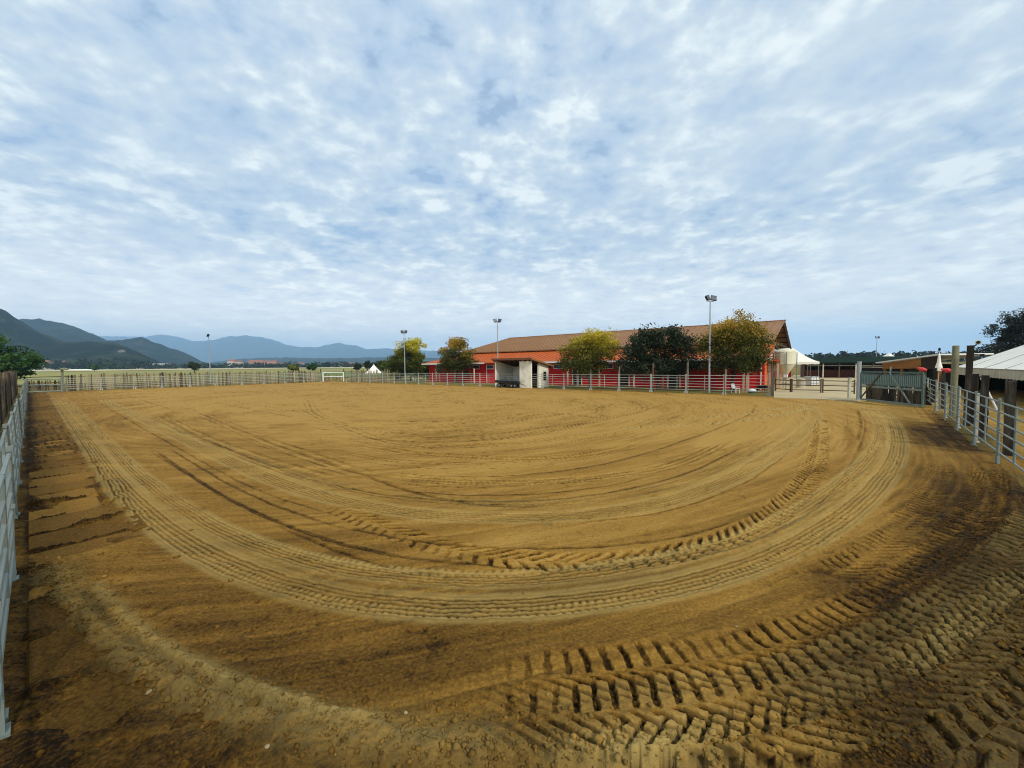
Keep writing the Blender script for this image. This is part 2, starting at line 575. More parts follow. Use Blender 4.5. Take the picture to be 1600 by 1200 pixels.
# drag lines: faint concentric relief round the middle of the arena, as left by the harrow
pa, pb, pc = G(170, 627), G(760, 808), G(1262, 660)
ax, ay, bx_, by_, cx_, cy_ = pa.x, pa.y, pb.x, pb.y, pc.x, pc.y
_D = 2 * (ax * (by_ - cy_) + bx_ * (cy_ - ay) + cx_ * (ay - by_))
CXc = ((ax * ax + ay * ay) * (by_ - cy_) + (bx_ * bx_ + by_ * by_) * (cy_ - ay) + (cx_ * cx_ + cy_ * cy_) * (ay - by_)) / _D
CYc = ((ax * ax + ay * ay) * (cx_ - bx_) + (bx_ * bx_ + by_ * by_) * (ax - cx_) + (cx_ * cx_ + cy_ * cy_) * (bx_ - ax)) / _D
cr, ca = np.hypot(GX - CXc, GY - CYc), np.arctan2(GX - CXc, GY - CYc)
drag = 0.55 * (fbm(cr * 2.6, ca * 9, 3, 21, 0.6) - 0.5) + 0.75 * (fbm(cr * 11, ca * 16, 3, 24, 0.6) - 0.5)
drag2 = fbm(cr * 0.8, ca * 5, 3, 31, 0.5) - 0.5
z1 = 0.030 * (fbm(GX * 0.8, GY * 0.8, 3, 1) - 0.5) + 0.020 * (fbm(GX * 4.5, GY * 4.5, 3, 5) - 0.5)
z2 = 0.016 * (fbm(GX * 16, GY * 16, 3, 9, 0.6) - 0.5) * np.clip(near * 1.5 - 0.3, 0, 1)
Z += np.where(fine, z1 + z2 + 0.030 * drag, 0)
damp_shade += 0.24 + 0.36 * (fbm(GX * 0.35, GY * 0.35, 4, 40) - 0.5) + 0.55 * drag2 + 0.75 * drag
# crumbly patches: small pits, darker inside
pit = sstep(fbm(GX * 7, GY * 7, 3, 77, 0.6), 0.60, 0.74)
pmask = sstep(fbm(GX * 0.7, GY * 0.7, 3, 78), 0.46, 0.66)
Z -= np.where(fine, 0.016 * pit * pmask, 0)
damp_shade += 0.22 * pit * pmask


def catmull(pts, step=4.0):
    P = [np.array(p, float) for p in pts]
    P = [2 * P[0] - P[1]] + P + [2 * P[-1] - P[-2]]
    out = []
    for i in range(1, len(P) - 2):
        n = max(2, int(np.hypot(*(P[i + 1] - P[i])) / step))
        for k in range(n):
            t = k / n
            out.append(0.5 * (2 * P[i] + (P[i + 1] - P[i - 1]) * t + (2 * P[i - 1] - 5 * P[i] + 4 * P[i + 1] - P[i + 2]) * t * t + (3 * P[i] - P[i - 1] - 3 * P[i + 1] + P[i + 2]) * t ** 3))
    out.append(P[-2])
    return out


def path_world(px_pts, step=0.10):
    w = np.array([tuple(G(p[0], p[1]))[:2] for p in catmull(px_pts)])
    seg = np.hypot(*(w[1:] - w[:-1]).T)
    s = np.concatenate([[0], np.cumsum(seg)])
    q = np.arange(0, s[-1], step)
    w = np.stack([np.interp(q, s, w[:, 0]), np.interp(q, s, w[:, 1])], 1)
    k = 9
    if len(w) > 3 * k:
        pad = np.concatenate([np.repeat(w[:1], k, 0), w, np.repeat(w[-1:], k, 0)])
        ker = np.ones(2 * k + 1) / (2 * k + 1)
        sm = np.stack([np.convolve(pad[:, i], ker, 'valid') for i in (0, 1)], 1)
        sm[:k], sm[-k:] = w[:k], w[-k:]
        w = sm
    return w, q


def along(px_pts, reach):
    """(s, d, mask, length) of the ground points within reach of a path"""
    w, q = path_world(px_pts)
    T = np.gradient(w, axis=0)
    T /= np.linalg.norm(T, axis=1)[:, None] + 1e-9
    best = np.full((NR, NF), 1e9, np.float32)
    Sx, Dx = np.zeros((NR, NF), np.float32), np.zeros((NR, NF), np.float32)
    ch = 12
    for i in range(0, len(w), ch):
        ww = w[i:i + ch]
        y0, y1 = ww[:, 1].min() - reach, ww[:, 1].max() + reach
        r0, r1 = np.searchsorted(rows, max(y0, 0.26)), np.searchsorted(rows, max(y1, 0.27)) + 1
        x0, x1 = ww[:, 0].min() - reach, ww[:, 0].max() + reach
        ya, yb = max(y0, 0.3), max(y1, 0.3)
        us = [x0 / ya, x0 / yb, x1 / ya, x1 / yb]
        c0, c1 = np.searchsorted(u_front, min(us)), np.searchsorted(u_front, max(us)) + 1
        if r1 <= r0 or c1 <= c0: continue
        X, Y = GX[r0:r1, :NF][:, c0:c1], GY[r0:r1, :NF][:, c0:c1]
        b = best[r0:r1, c0:c1]
        for j in range(len(ww)):
            dx, dy = X - ww[j, 0], Y - ww[j, 1]
            d2 = dx * dx + dy * dy
            mk = d2 < b
            if not mk.any(): continue
            b[mk] = d2[mk]
            tx, ty = T[i + j]
            Sx[r0:r1, c0:c1][mk] = (q[i + j] + dx * tx + dy * ty)[mk]
            Dx[r0:r1, c0:c1][mk] = (-dx * ty + dy * tx)[mk]
    return Sx, Dx, best < reach * reach, q[-1] if len(q) else 0


def add_track(px_pts, kind, w=0.45, depth=0.03, spacing=0.24, fade=1.0, wet_shade=0.5, dry=0.0, slant=0.5, slant_in=None, flip=1, grooves=4, broken=0.25, berm=0.5, seed=0):  # damp grooves, darkened further so the colour carries the relief shade
    s, d, mk, L = along(px_pts, w * 0.5 + 0.35)
    if not mk.any(): return
    rr, cc = np.where(mk)
    s, d = s[rr, cc], d[rr, cc]
    x, y = GX[rr, cc], GY[rr, cc]
    a = np.abs(d)
    endf = sstep(s, 0, fade) * (1 - sstep(s, L - fade, L))
    wob = fbm(s * 1.3, d * 2, 3, 200 + seed) - 0.5
    brk = 1 - broken * 2.2 * sstep(fbm(x * 0.9, y * 0.9, 3, 300 + seed), 0.48, 0.70)
    k = endf * np.clip(brk, 0, 1)
    crumb = fbm(x * 11, y * 11, 3, 400 + seed, 0.62)
    zz = np.zeros_like(s); dm = np.zeros_like(s); pl = np.zeros_like(s)
    hw = w / 2
    inb = 1 - sstep(a, hw * 0.9, hw * 1.06)
    dd = d + 0.03 * wob
    if kind == 'lug':
        # two rows of bars that lean to the middle line, each row shifted by half a step
        row = (dd > 0).astype(float)
        sl_ = np.where(dd > 0, slant if slant_in is None else slant_in, slant)
        ph = s / spacing - sl_ * a / spacing + 0.5 * row + 0.7 * wob + 0.25 * (crumb - 0.5)
        fr = ph - np.floor(ph)
        edge = 0.10
        duty = np.where((dd > 0) == (abs(slant) > abs(slant if slant_in is None else slant_in)), 0.30, 0.42)
        bar = sstep(fr, 0.0, edge) * (1 - sstep(fr, duty, duty + edge))
        reach = sstep(a, 0.015, 0.05)
        ragged = 0.75 + 0.5 * _hash(np.floor(ph), row * 31, 9 + seed)
        inb = 1 - sstep(a + 0.05 * (crumb - 0.5), hw * 0.86 * np.clip(ragged, 0.8, 1.1), hw * 1.06)
        lug = bar * inb * reach
        var = 0.45 + 1.0 * _hash(np.floor(ph), row * 17, 5 + seed)
        zz = -depth * lug * var + depth * 0.30 * inb * (1 - bar)
        dm = wet_shade * lug * var - 0.12 * inb * (1 - bar)
        pl = dry * inb * (1 - bar) * (0.5 + fbm(x * 6, y * 6, 2, 90))
        zz += depth * berm * np.exp(-((a - hw * 1.12) / 0.06) ** 2)
    elif kind == 'rib':
        gw = w / grooves
        g = 0.5 + 0.5 * np.cos(2 * np.pi * dd / gw)
        fr = s / spacing + np.floor(dd / gw) * 0.37
        fr = fr - np.floor(fr)
        nick = sstep(fr, 0.0, 0.2) * (1 - sstep(fr, 0.4, 0.6))
        zz = inb * (-depth * g - depth * 0.35 * nick * (1 - g) - depth * 0.2)
        dm = inb * (wet_shade * g * 0.8 + wet_shade * 0.45 * nick * (1 - g) - wet_shade * 0.35)
        pl = dry * inb * (1 - g)
        ed = np.exp(-((a - hw * 1.08) / 0.05) ** 2)
        zz += depth * berm * ed
        pl += dry * 1.0 * ed
    elif kind == 'rut':
        e = np.exp(-(dd / hw) ** 2)
        rough = 0.5 + fbm(x * 7, y * 7, 3, 60 + seed)
        zz = -depth * e * rough + depth * 0.6 * np.exp(-((dd - hw * 1.6) / (hw * 0.7)) ** 2)
        dm = wet_shade * e * rough
        pl = dry * np.exp(-((dd - hw * 1.6) / (hw * 0.7)) ** 2)
    elif kind == 'berm':
        e = np.exp(-(dd / hw) ** 2)
        lump = fbm(x * 9, y * 9, 4, 61 + seed, 0.62)
        zz = depth * e * (0.35 + 1.3 * lump)
        dm = wet_shade * e * sstep(lump, 0.5, 0.68)
        pl = dry * e * (0.6 + 0.6 * lump)
    zz = zz * (1.0 if kind == 'berm' else 1 - 0.6 * sstep(crumb, 0.5, 0.7)) + depth * 0.5 * (crumb - 0.5) * (a < hw * 1.2)
    Z[rr, cc] += zz * k
    damp_shade[rr, cc] += dm * k
    pale[rr, cc] += pl * k


def blob(px, py, rx, ry, amt, pl=0.0, rot=0.0, soft=0.5):
    c = G(px, py)
    x, y = GX - c.x, GY - c.y
    ca_, sa_ = math.cos(rot), math.sin(rot)
    q = np.sqrt(((x * ca_ + y * sa_) / rx) ** 2 + ((-x * sa_ + y * ca_) / ry) ** 2)
    q = q + 0.9 * (fbm(GX * 1.7, GY * 1.7, 5, int(px), 0.6) - 0.5)
    e = 1 - sstep(q, 1 - soft, 1 + soft)
    global damp_shade, pale
    damp_shade = damp_shade + amt * e
    pale = pale + pl * e


# broad differences of moisture and painted darkening: the middle has dried, the edges have not
damp_shade += 0.24 * (1 - sstep(dl, 1.5, 6.0)) + 0.40 * (1 - sstep(dr, 0.8, 4.5)) * (1 - sstep(np.hypot(GX, GY), 12, 26)) + 0.1 * (1 - sstep(dr, 1.0, 5.0)) + 0.22 * (1 - sstep(np.minimum(dfr, dfl), 0.3, 1.8))
damp_shade += 0.34 * (1 - sstep(np.hypot(GX, GY), 2.5, 11.0))  # darker towards the camera: damp soil plus lens vignetting put into the colour
damp_shade -= 0.16 * sstep(np.hypot(GX, GY), 9, 22) * sstep(dl, 5, 9)
blob(300, 935, 2.2, 0.5, 0.08, rot=-0.5)
blob(520, 1040, 1.6, 0.45, 0.05, rot=-0.25, soft=0.9)
blob(800, 1085, 1.3, 0.40, 0.08, soft=0.8)
blob(250, 1120, 1.2, 0.8, 0.22, rot=-0.6, soft=0.9)
blob(1462, 678, 1.3, 3.6, 0.75, rot=-0.72, soft=0.6)  # darker patches along the right fence
blob(1500, 665, 0.7, 5.0, 0.65, rot=-0.74, soft=0.6)
blob(1580, 800, 1.3, 3.0, 0.35, rot=-0.74)
blob(1545, 1010, 0.95, 1.3, 0.95, rot=-0.5, soft=0.8)
blob(1600, 960, 0.7, 1.4, 0.4, rot=-0.6, soft=0.8)
blob(1585, 1080, 0.6, 0.9, 0.4, rot=-0.6, soft=0.8)
blob(1440, 1100, 0.8, 0.7, 0.45, soft=0.8)
blob(1590, 900, 0.8, 1.8, 0.5, rot=-0.6, soft=0.8)
blob(1420, 1090, 1.0, 0.7, 0.3, rot=-0.5, soft=0.9)

# tracks, each along its own line on the ground
OUTER = [(85, 622), (128, 680), (195, 768), (285, 845), (400, 900), (550, 938), (700, 952), (850, 946), (1000, 926), (1130, 897), (1250, 848), (1338, 790), (1392, 728), (1402, 682), (1378, 643), (1310, 624)]
INNER2 = [(100, 622), (150, 672), (225, 748), (330, 820), (440, 866), (580, 897), (720, 908), (860, 903), (1000, 884), (1120, 856), (1230, 810), (1310, 758), (1362, 708), (1375, 672), (1352, 640), (1290, 622)]
add_track(OUTER, 'rib', w=0.46, depth=0.012, spacing=0.11, wet_shade=0.42, dry=0.5, grooves=6, broken=0.16, seed=1)
add_track([(x, y + 9 * (y - 600) / 350) for x, y in OUTER], 'lug', w=0.20, depth=0.012, spacing=0.10, wet_shade=0.3, dry=0.2, slant=0.3, broken=0.2, seed=61)
add_track(INNER2, 'rib', w=0.34, depth=0.012, spacing=0.11, wet_shade=0.42, dry=0.42, grooves=5, broken=0.2, seed=2)
add_track([(x, y - 10 * (y - 600) / 300) for x, y in INNER2], 'lug', w=0.18, depth=0.014, spacing=0.12, wet_shade=0.4, dry=0.2, slant=0.2, broken=0.15, seed=62)
MIDO = [(162, 625), (300, 692), (430, 750), (560, 788), (700, 806), (850, 808), (1000, 792), (1120, 757), (1215, 703), (1272, 655), (1262, 632)]
MIDI = [(150, 620), (320, 688), (450, 738), (580, 770), (710, 786), (850, 787), (990, 772), (1100, 740), (1195, 690), (1250, 648), (1245, 630)]
add_track(MIDO, 'rib', w=0.50, depth=0.016, spacing=0.12, wet_shade=0.6, dry=0.5, grooves=6, broken=0.10, seed=3)
add_track(MIDI, 'rib', w=0.40, depth=0.014, spacing=0.12, wet_shade=0.45, dry=0.22, grooves=4, broken=0.25, seed=4)
add_track([(585, 742), (700, 752), (850, 753), (1000, 738), (1085, 714), (1130, 690)], 'rib', w=0.55, depth=0.025, spacing=0.14, wet_shade=0.8, dry=0.12, grooves=3, broken=.1, seed=5)
add_track([(540, 692), (640, 708), (700, 713), (850, 717), (950, 706), (1005, 690)], 'rib', w=0.6, depth=0.03, spacing=0.16, wet_shade=0.85, grooves=2, broken=.1, seed=6)
add_track([(640, 700), (760, 694), (900, 684), (1000, 676), (1080, 668)], 'rib', w=0.6, depth=0.03, spacing=0.2, wet_shade=0.8, grooves=2, broken=.15, seed=7)
add_track([(930, 668), (1000, 668), (1080, 664), (1160, 657), (1230, 645), (1285, 632)], 'lug', w=0.55, depth=0.035, spacing=0.30, wet_shade=0.30, dry=0.65, seed=8)
add_track([(940, 657), (1010, 658), (1090, 653), (1170, 646), (1240, 634), (1290, 626)], 'lug', w=0.55, depth=0.035, spacing=0.30, wet_shade=0.30, dry=0.65, seed=9)
add_track([(560, 668), (700, 664), (800, 648), (900, 648), (960, 657)], 'rib', w=0.6, depth=0.03, spacing=0.3, wet_shade=0.8, grooves=2, seed=10)
for i, pts in enumerate([
        [(470, 640), (520, 660), (620, 672), (760, 672), (880, 664)],
        [(330, 622), (420, 614), (520, 612), (600, 616)],
        [(610, 632), (720, 622), (850, 626), (930, 640)],
        [(880, 625), (920, 632), (930, 645), (860, 655)],
        [(960, 622), (1000, 632), (990, 645), (900, 652)],
        [(1060, 620), (1150, 632), (1210, 640)],
        [(1010, 615), (1100, 622), (1200, 628)],
        [(480, 625), (500, 650), (600, 690), (700, 700)],
        [(250, 650), (330, 690), (460, 735), (560, 760)],
        [(300, 640), (420, 690), (520, 725), (580, 745)],
        [(700, 628), (800, 634), (900, 632), (1000, 640)]]):
    add_track(pts, 'rib', w=0.7, depth=0.03, spacing=0.3, wet_shade=0.75, dry=0.10, grooves=2, broken=0.3, seed=20 + i)
# fine scratches of the drag: many thin arcs that follow the big bands
_g = random.Random(5)
for k in range(46):
    f = _g.uniform(-1.25, 0.35)
    pts = []
    for x0_, y0_ in MIDO:
        g0 = G(x0_, y0_)
        sc_ = 1 + f * (0.42 if f < 0 else 0.22)
        q_ = Vector((CXc + (g0.x - CXc) * sc_, CYc + (g0.y - CYc) * sc_, 0))
        pts.append(q_)
    n0 = _g.randrange(0, len(pts) - 4); n1 = min(len(pts), n0 + _g.randrange(4, 9))
    pp = []
    for q_ in pts[n0:n1]:
        v_ = q_ - Vector((0, 0, CAM_H))
        zc = v_.dot(_F)
        if zc > 0.5: pp.append((800 + F_PX * v_.dot(_RV) / zc, 600 - F_PX * v_.dot(_UV) / zc))
    if len(pp) >= 4:
        add_track(pp, 'rut', w=_g.uniform(0.025, 0.07), depth=_g.uniform(0.008, 0.02), wet_shade=_g.uniform(0.35, 0.75), dry=_g.uniform(0, .25), broken=0.25, fade=1.5, seed=600 + k)
# ruts and spoil lines
add_track([(420, 815), (540, 868), (640, 895), (740, 905), (800, 903)], 'rut', w=0.06, depth=0.022, wet_shade=0.42, broken=.3, seed=41)
add_track([(235, 705), (300, 745), (400, 800), (480, 835)], 'rut', w=0.06, depth=0.014, wet_shade=0.34, broken=.45, seed=42)
add_track([(560, 738), (640, 768), (720, 785), (800, 791), (885, 790)], 'rut', w=0.09, depth=0.025, wet_shade=0.55, broken=.1, seed=43)
add_track([(1340, 640), (1345, 665), (1338, 690)], 'rut', w=0.12, depth=0.03, wet_shade=0.5, seed=44)
#add_track([(330, 965), (450, 1005), (600, 1035), (760, 1040)], 'rut', w=0.13, depth=0.02, wet=0.3, broken=.4, seed=45)
#add_track([(260, 960), (380, 1030), (500, 1075), (640, 1098), (760, 1100)], 'rut', w=0.15, depth=0.02, wet=0.3, broken=.4, seed=46)
add_track([(1290, 700), (1330, 705), (1360, 700)], 'rut', w=0.08, depth=0.02, wet_shade=0.4, seed=47)
# tractor tread prints
add_track([(520, 790), (590, 822), (660, 847), (740, 868), (820, 878), (900, 880), (1000, 874), (1090, 858), (1170, 828), (1232, 785), (1268, 738), (1280, 695), (1282, 655)], 'lug', w=0.52, depth=0.038, spacing=0.24, wet_shade=0.75, slant=0.35, slant_in=1.4, broken=0.12, fade=0.7, seed=50)
add_track([(1300, 820), (1322, 775), (1330, 740)], 'lug', w=0.3, depth=0.03, spacing=0.2, wet_shade=0.4, slant=0.5, broken=0.3, fade=0.4, seed=51)
add_track([(700, 1075), (830, 1062), (960, 1048), (1100, 1038), (1220, 1013), (1330, 972), (1420, 920), (1490, 858), (1530, 800), (1545, 755), (1535, 725)], 'lug', w=0.64, depth=0.036, spacing=0.19, wet_shade=0.72, slant=1.7, slant_in=0.1, broken=0.2, fade=1.6, seed=52)
add_track([(720, 1132), (820, 1124), (950, 1116), (1090, 1104), (1220, 1078), (1340, 1036), (1440, 985), (1530, 918), (1600, 845), (1650, 780)], 'lug', w=0.64, depth=0.042, spacing=0.19, wet_shade=0.85, dry=0.24, slant=1.3, slant_in=0.25, broken=0.24, fade=1.3, seed=53)
add_track([(860, 1200), (1010, 1182), (1180, 1158), (1320, 1118), (1440, 1064), (1545, 985), (1640, 890)], 'lug', w=0.56, depth=0.045, spacing=0.19, wet_shade=0.85, dry=0.20, slant=1.5, slant_in=1.2, broken=0.35, fade=0.6, seed=70)
add_track([(1290, 905), (1370, 860), (1430, 805), (1465, 755), (1470, 720)], 'lug', w=0.5, depth=0.025, spacing=0.19, wet_shade=0.5, slant=1.4, slant_in=0.6, broken=0.35, fade=0.8, seed=71)
add_track([(1440, 1200), (1520, 1160), (1600, 1105), (1680, 1040)], 'lug', w=0.5, depth=0.06, spacing=0.24, wet_shade=0.5, dry=0.3, slant=0.6, broken=0.2, fade=0.5, seed=54)
add_track([(760, 1178), (900, 1182), (1050, 1175), (1200, 1160)], 'berm', w=0.30, depth=0.05, wet_shade=0.3, dry=0.75, broken=0.1, seed=55)
# crumbly windrow that the drag left along the slabs
BERM = [(78, 878), (105, 930), (150, 985), (210, 1034), (290, 1078), (380, 1112), (480, 1140), (600, 1156), (720, 1165), (840, 1180)]
add_track(BERM, 'berm', w=0.42, depth=0.05, wet_shade=0.35, dry=0.42, broken=0.0, fade=0.5, seed=56)
add_track([(x + 42, y - 22) for x, y in BERM[1:8]], 'berm', w=0.14, depth=0.035, wet_shade=0.1, dry=0.45, broken=0.0, fade=0.4, seed=57)
add_track([(x + 16, y - 10) for x, y in BERM[1:7]], 'rut', w=0.08, depth=0.03, wet_shade=0.75, broken=0.3, fade=0.4, seed=58)
# rough, churned and cracked soil in the near right corner
rough_r = (1 - sstep(dr, 0.9, 2.4)) * (1 - sstep(np.hypot(GX, GY), 9, 14)) * fine
Z += rough_r * 0.075 * (fbm(GX * 5, GY * 5, 4, 120, 0.6) - 0.5)
damp_shade += rough_r * 0.45 * sstep(fbm(GX * 4, GY * 4, 4, 121, 0.6), 0.42, 0.6)
# strip with the muddy slabs along the left fence
strip = sstep(dl, 0.05, 0.22) * (1 - sstep(dl + 0.35 * (fbm(GX * 1.5, GY * 1.5, 3, 130) - 0.5), 1.45, 1.75))
_bs, _bd, _bm, _ = along(BERM, 2.6)
berm_in = np.zeros_like(Z)
berm_in[:, :NF] = np.where(_bm & (_bs > 0.02), sstep(_bd, -0.12, 0.10), 0)
cover = 0.6 * berm_in + fbm(GX * 1.3, GY * 1.3, 5, 131, 0.62) + 0.20 * sstep(dl + 0.5 * (fbm(GX * 0.9, GY * 0.9, 3, 133) - 0.5), 0.9, 1.4) + 0.10 * (1 - sstep(dl, 0.15, 0.45)) + 0.16 * sstep(np.hypot(GX, GY), 12, 24) - 0.04
strip_z = -0.062 + 0.09 * sstep(cover, 0.45, 0.70) + 0.03 * (fbm(GX * 9, GY * 9, 4, 132, 0.65) - 0.5)
bermkeep = sstep(Z, 0.025, 0.05)
sm = strip * (1 - bermkeep) * arena
Z = Z * (1 - sm) + (strip_z + 0.25 * Z) * sm
damp_shade += 0.30 * strip * (1 - berm_in) * (0.35 + 0.65 * sstep(np.hypot(GX, GY), 4, 7))
# dark soil caught in the joints between the slabs
LDIR = (LF_A - LF_B).normalized()                       # away from the camera
SLABS = []
_s = 0.4
while _s < 36:
    _l = 1.12 + random.uniform(-0.14, 0.18)
    SLABS.append((_s, _l))
    _s += _l
s_l = (GX - NEAR.x) * LDIR.x + (GY - NEAR.y) * LDIR.y
jst = sstep(dl, 0.08, 0.2) * (1 - sstep(dl, 1.2, 1.9)) * (1 - berm_in) * ((s_l > -1) & (s_l < 37))
_r, _c = np.where(jst > 0)
Xs, Ys, Ss = GX[_r, _c], GY[_r, _c], s_l[_r, _c]
jn = np.zeros_like(Xs); jp = np.zeros_like(Xs)
for _s, _l in SLABS:
    wv = 0.10 * (fbm(Xs * 1.2, Ys * 1.2, 3, int(_s * 10)) - 0.5)
    e = np.exp(-((Ss - _s + wv) / 0.055) ** 2) * sstep(fbm(Xs * 2.0, Ys * 2.0, 3, 900 + int(_s * 7)), 0.34, 0.52)
    jn = np.maximum(jn, e)
    if _s > 9.5: jp = np.maximum(jp, np.exp(-((Ss - _s + wv - 0.12) / 0.05) ** 2) * sstep(fbm(Xs * 1.7, Ys * 1.7, 3, 950 + int(_s * 7)), 0.5, 0.62))
Z[_r, _c] += jst[_r, _c] * (0.085 * jn + 0.03 * jp) * (0.6 + 0.8 * fbm(Xs * 12, Ys * 12, 3, 960))
damp_shade[_r, _c] += 0.65 * jst[_r, _c] * jn
pale[_r, _c] += 0.55 * jst[_r, _c] * jp
# soil not dragged flat under the fences
mound = np.exp(-(np.minimum(np.minimum(np.abs(dr), np.abs(dfr)), np.abs(dfl)) / 0.35) ** 2) * fine
Z += mound * 0.12 * (fbm(GX * 1.6, GY * 1.6, 4, 140, 0.6) - 0.25)
damp_shade += 0.25 * mound + 0.55 * (1 - sstep(np.abs(dl), 0.15, 0.5)) * fine * (0.4 + fbm(GX * 2, GY * 2, 3, 970))

damp_shade = np.clip(damp_shade, 0, 1.25); pale = np.clip(pale, 0, 1)
turf = np.where(arena, 0, 1.0) * sstep(fbm(GX * 0.25, GY * 0.25, 4, 150) + 0.25, 0.5, 0.75)
# the paddock on the right is worn earth
worn = (dr < 0) & (np.hypot(GX, GY) < 90)
turf = np.where(worn, turf * 0.35, turf)


def soil_material():
    mt = bpy.data.materials.new('arena soil')
    mt.use_nodes = True
    t = NT(mt.node_tree)
    out = t.n('ShaderNodeOutputMaterial')
    b = t.n('ShaderNodeBsdfPrincipled')
    t.link(b.outputs[0], out.inputs[0])
    tc = t.n('ShaderNodeTexCoord')
    P = tc.outputs['Object']
    dmp = t.n('ShaderNodeAttribute', attribute_name='damp_shade').outputs['Fac']
    pal = t.n('ShaderNodeAttribute', attribute_name='pale').outputs['Fac']
    trf = t.n('ShaderNodeAttribute', attribute_name='turf').outputs['Fac']
    n1 = t.noise(P, 1.2, 6.0, 0.6)
    n2 = t.noise(P, 28.0, 4.0, 0.65)
    n3 = t.noise(P, 140.0, 2.0, 0.6)
    n5 = t.noise(P, 6.5, 5.0, 0.65)
    d = t.math('ADD', dmp, t.math('ADD', t.math('MULTIPLY', t.math('SUBTRACT', n1, 0.5), 0.22), t.math('ADD', t.math('MULTIPLY', t.math('SUBTRACT', n5, 0.5), 0.40), t.math('MULTIPLY', t.math('SUBTRACT', n2, 0.5), 1.25))))
    d = t.math('MULTIPLY', d, 0.74)
    base = t.ramp(d, (0.0, SOIL[0]), (0.33, SOIL[1]), (0.56, SOIL[2]), (0.78, SOIL[5]), (1.0, SOIL[3]))
    pl = t.math('MULTIPLY', pal, t.math('ADD', 0.45, t.math('MULTIPLY', n2, 0.9)), clamp=True)
    base = t.mix(pl, base, SOIL[4])
    gr = t.mix(n2, (0.10, 0.095, 0.02), (0.20, 0.16, 0.045))
    base = t.mix(trf, base, gr)
    n6 = t.noise(P, 62.0, 3.0, 0.7)
    speck = t.math('ADD', 0.40, t.math('ADD', t.math('MULTIPLY', n3, 0.6), t.math('MULTIPLY', n6, 0.6)))
    sc = t.n('ShaderNodeVectorMath', operation='SCALE')
    t.link(base, sc.inputs[0]); t.link(speck, sc.inputs['Scale'])
    t.link(sc.outputs[0], b.inputs['Base Color'])
    b.inputs['Roughness'].default_value = 0.95
    b.inputs['Specular IOR Level'].default_value = 0.12
    n4 = t.noise(P, 60.0, 5.0, 0.68)
    h = t.math('ADD', t.math('MULTIPLY', n2, 0.6), t.math('MULTIPLY', n4, 0.5))
    bp = t.n('ShaderNodeBump')
    bp.inputs['Strength'].default_value = 0.7
    bp.inputs['Distance'].default_value = 0.022
    t.link(h, bp.inputs['Height'])
    t.link(bp.outputs[0], b.inputs['Normal'])
    return mt


SOIL = [(0.39, 0.224, 0.051), (0.25, 0.129, 0.021), (0.15, 0.076, 0.012), (0.013, 0.007, 0.002), (0.37, 0.262, 0.085), (0.078, 0.038, 0.0055)]
M['soil'] = soil_material()


def build_ground():
    V = np.stack([GX, GY, Z], -1).reshape(-1, 3)
    idx = np.arange(NR * NC).reshape(NR, NC)
    a = idx[:-1]; b_ = idx[1:]
    an, bn = np.roll(a, -1, 1), np.roll(b_, -1, 1)
    F = np.stack([a, an, bn, b_], -1).reshape(-1, 4)[:, ::-1]
    am = arena.reshape(-1)
    inA = am[F].any(axis=1)
    for name, sel in (('arena_sand', inA), ('ground', ~inA)):
        f = F[sel]
        used = np.unique(f)
        remap = np.full(NR * NC, -1, np.int64)
        remap[used] = np.arange(len(used))
        me = np_mesh(name, V[used], remap[f], M['soil'], {'damp_shade': damp_shade.reshape(-1)[used], 'pale': pale.reshape(-1)[used], 'turf': turf.reshape(-1)[used]}, True)
        o = bpy.data.objects.new(name, me)
        COL.objects.link(o)
        tag(o, kind='structure', label='raked sandy arena floor crossed by curving tyre tracks' if name == 'arena_sand' else 'earth and grass around the arena')
        if name == 'ground':
            # cap the small hole under the camera
            cap = MB()
            ring = [tuple(V[i]) for i in idx[0]]
            n = len(ring)
            cap.add(ring + [(0, 0, float(Z[0].mean()))], [(i, n, (i + 1) % n) for i in range(n)])
            c = cap.build('ground_cap', M['soil'], o)


build_ground()


def ground_z(x, y):
    """height of the sand at a point of the front sector"""
    u = x / max(y, 0.3)
    c = int(np.clip(np.searchsorted(u_front, u), 0, NF - 1))
    r = int(np.clip(np.searchsorted(rows, y), 0, NR - 1))
    return float(Z[r, c])


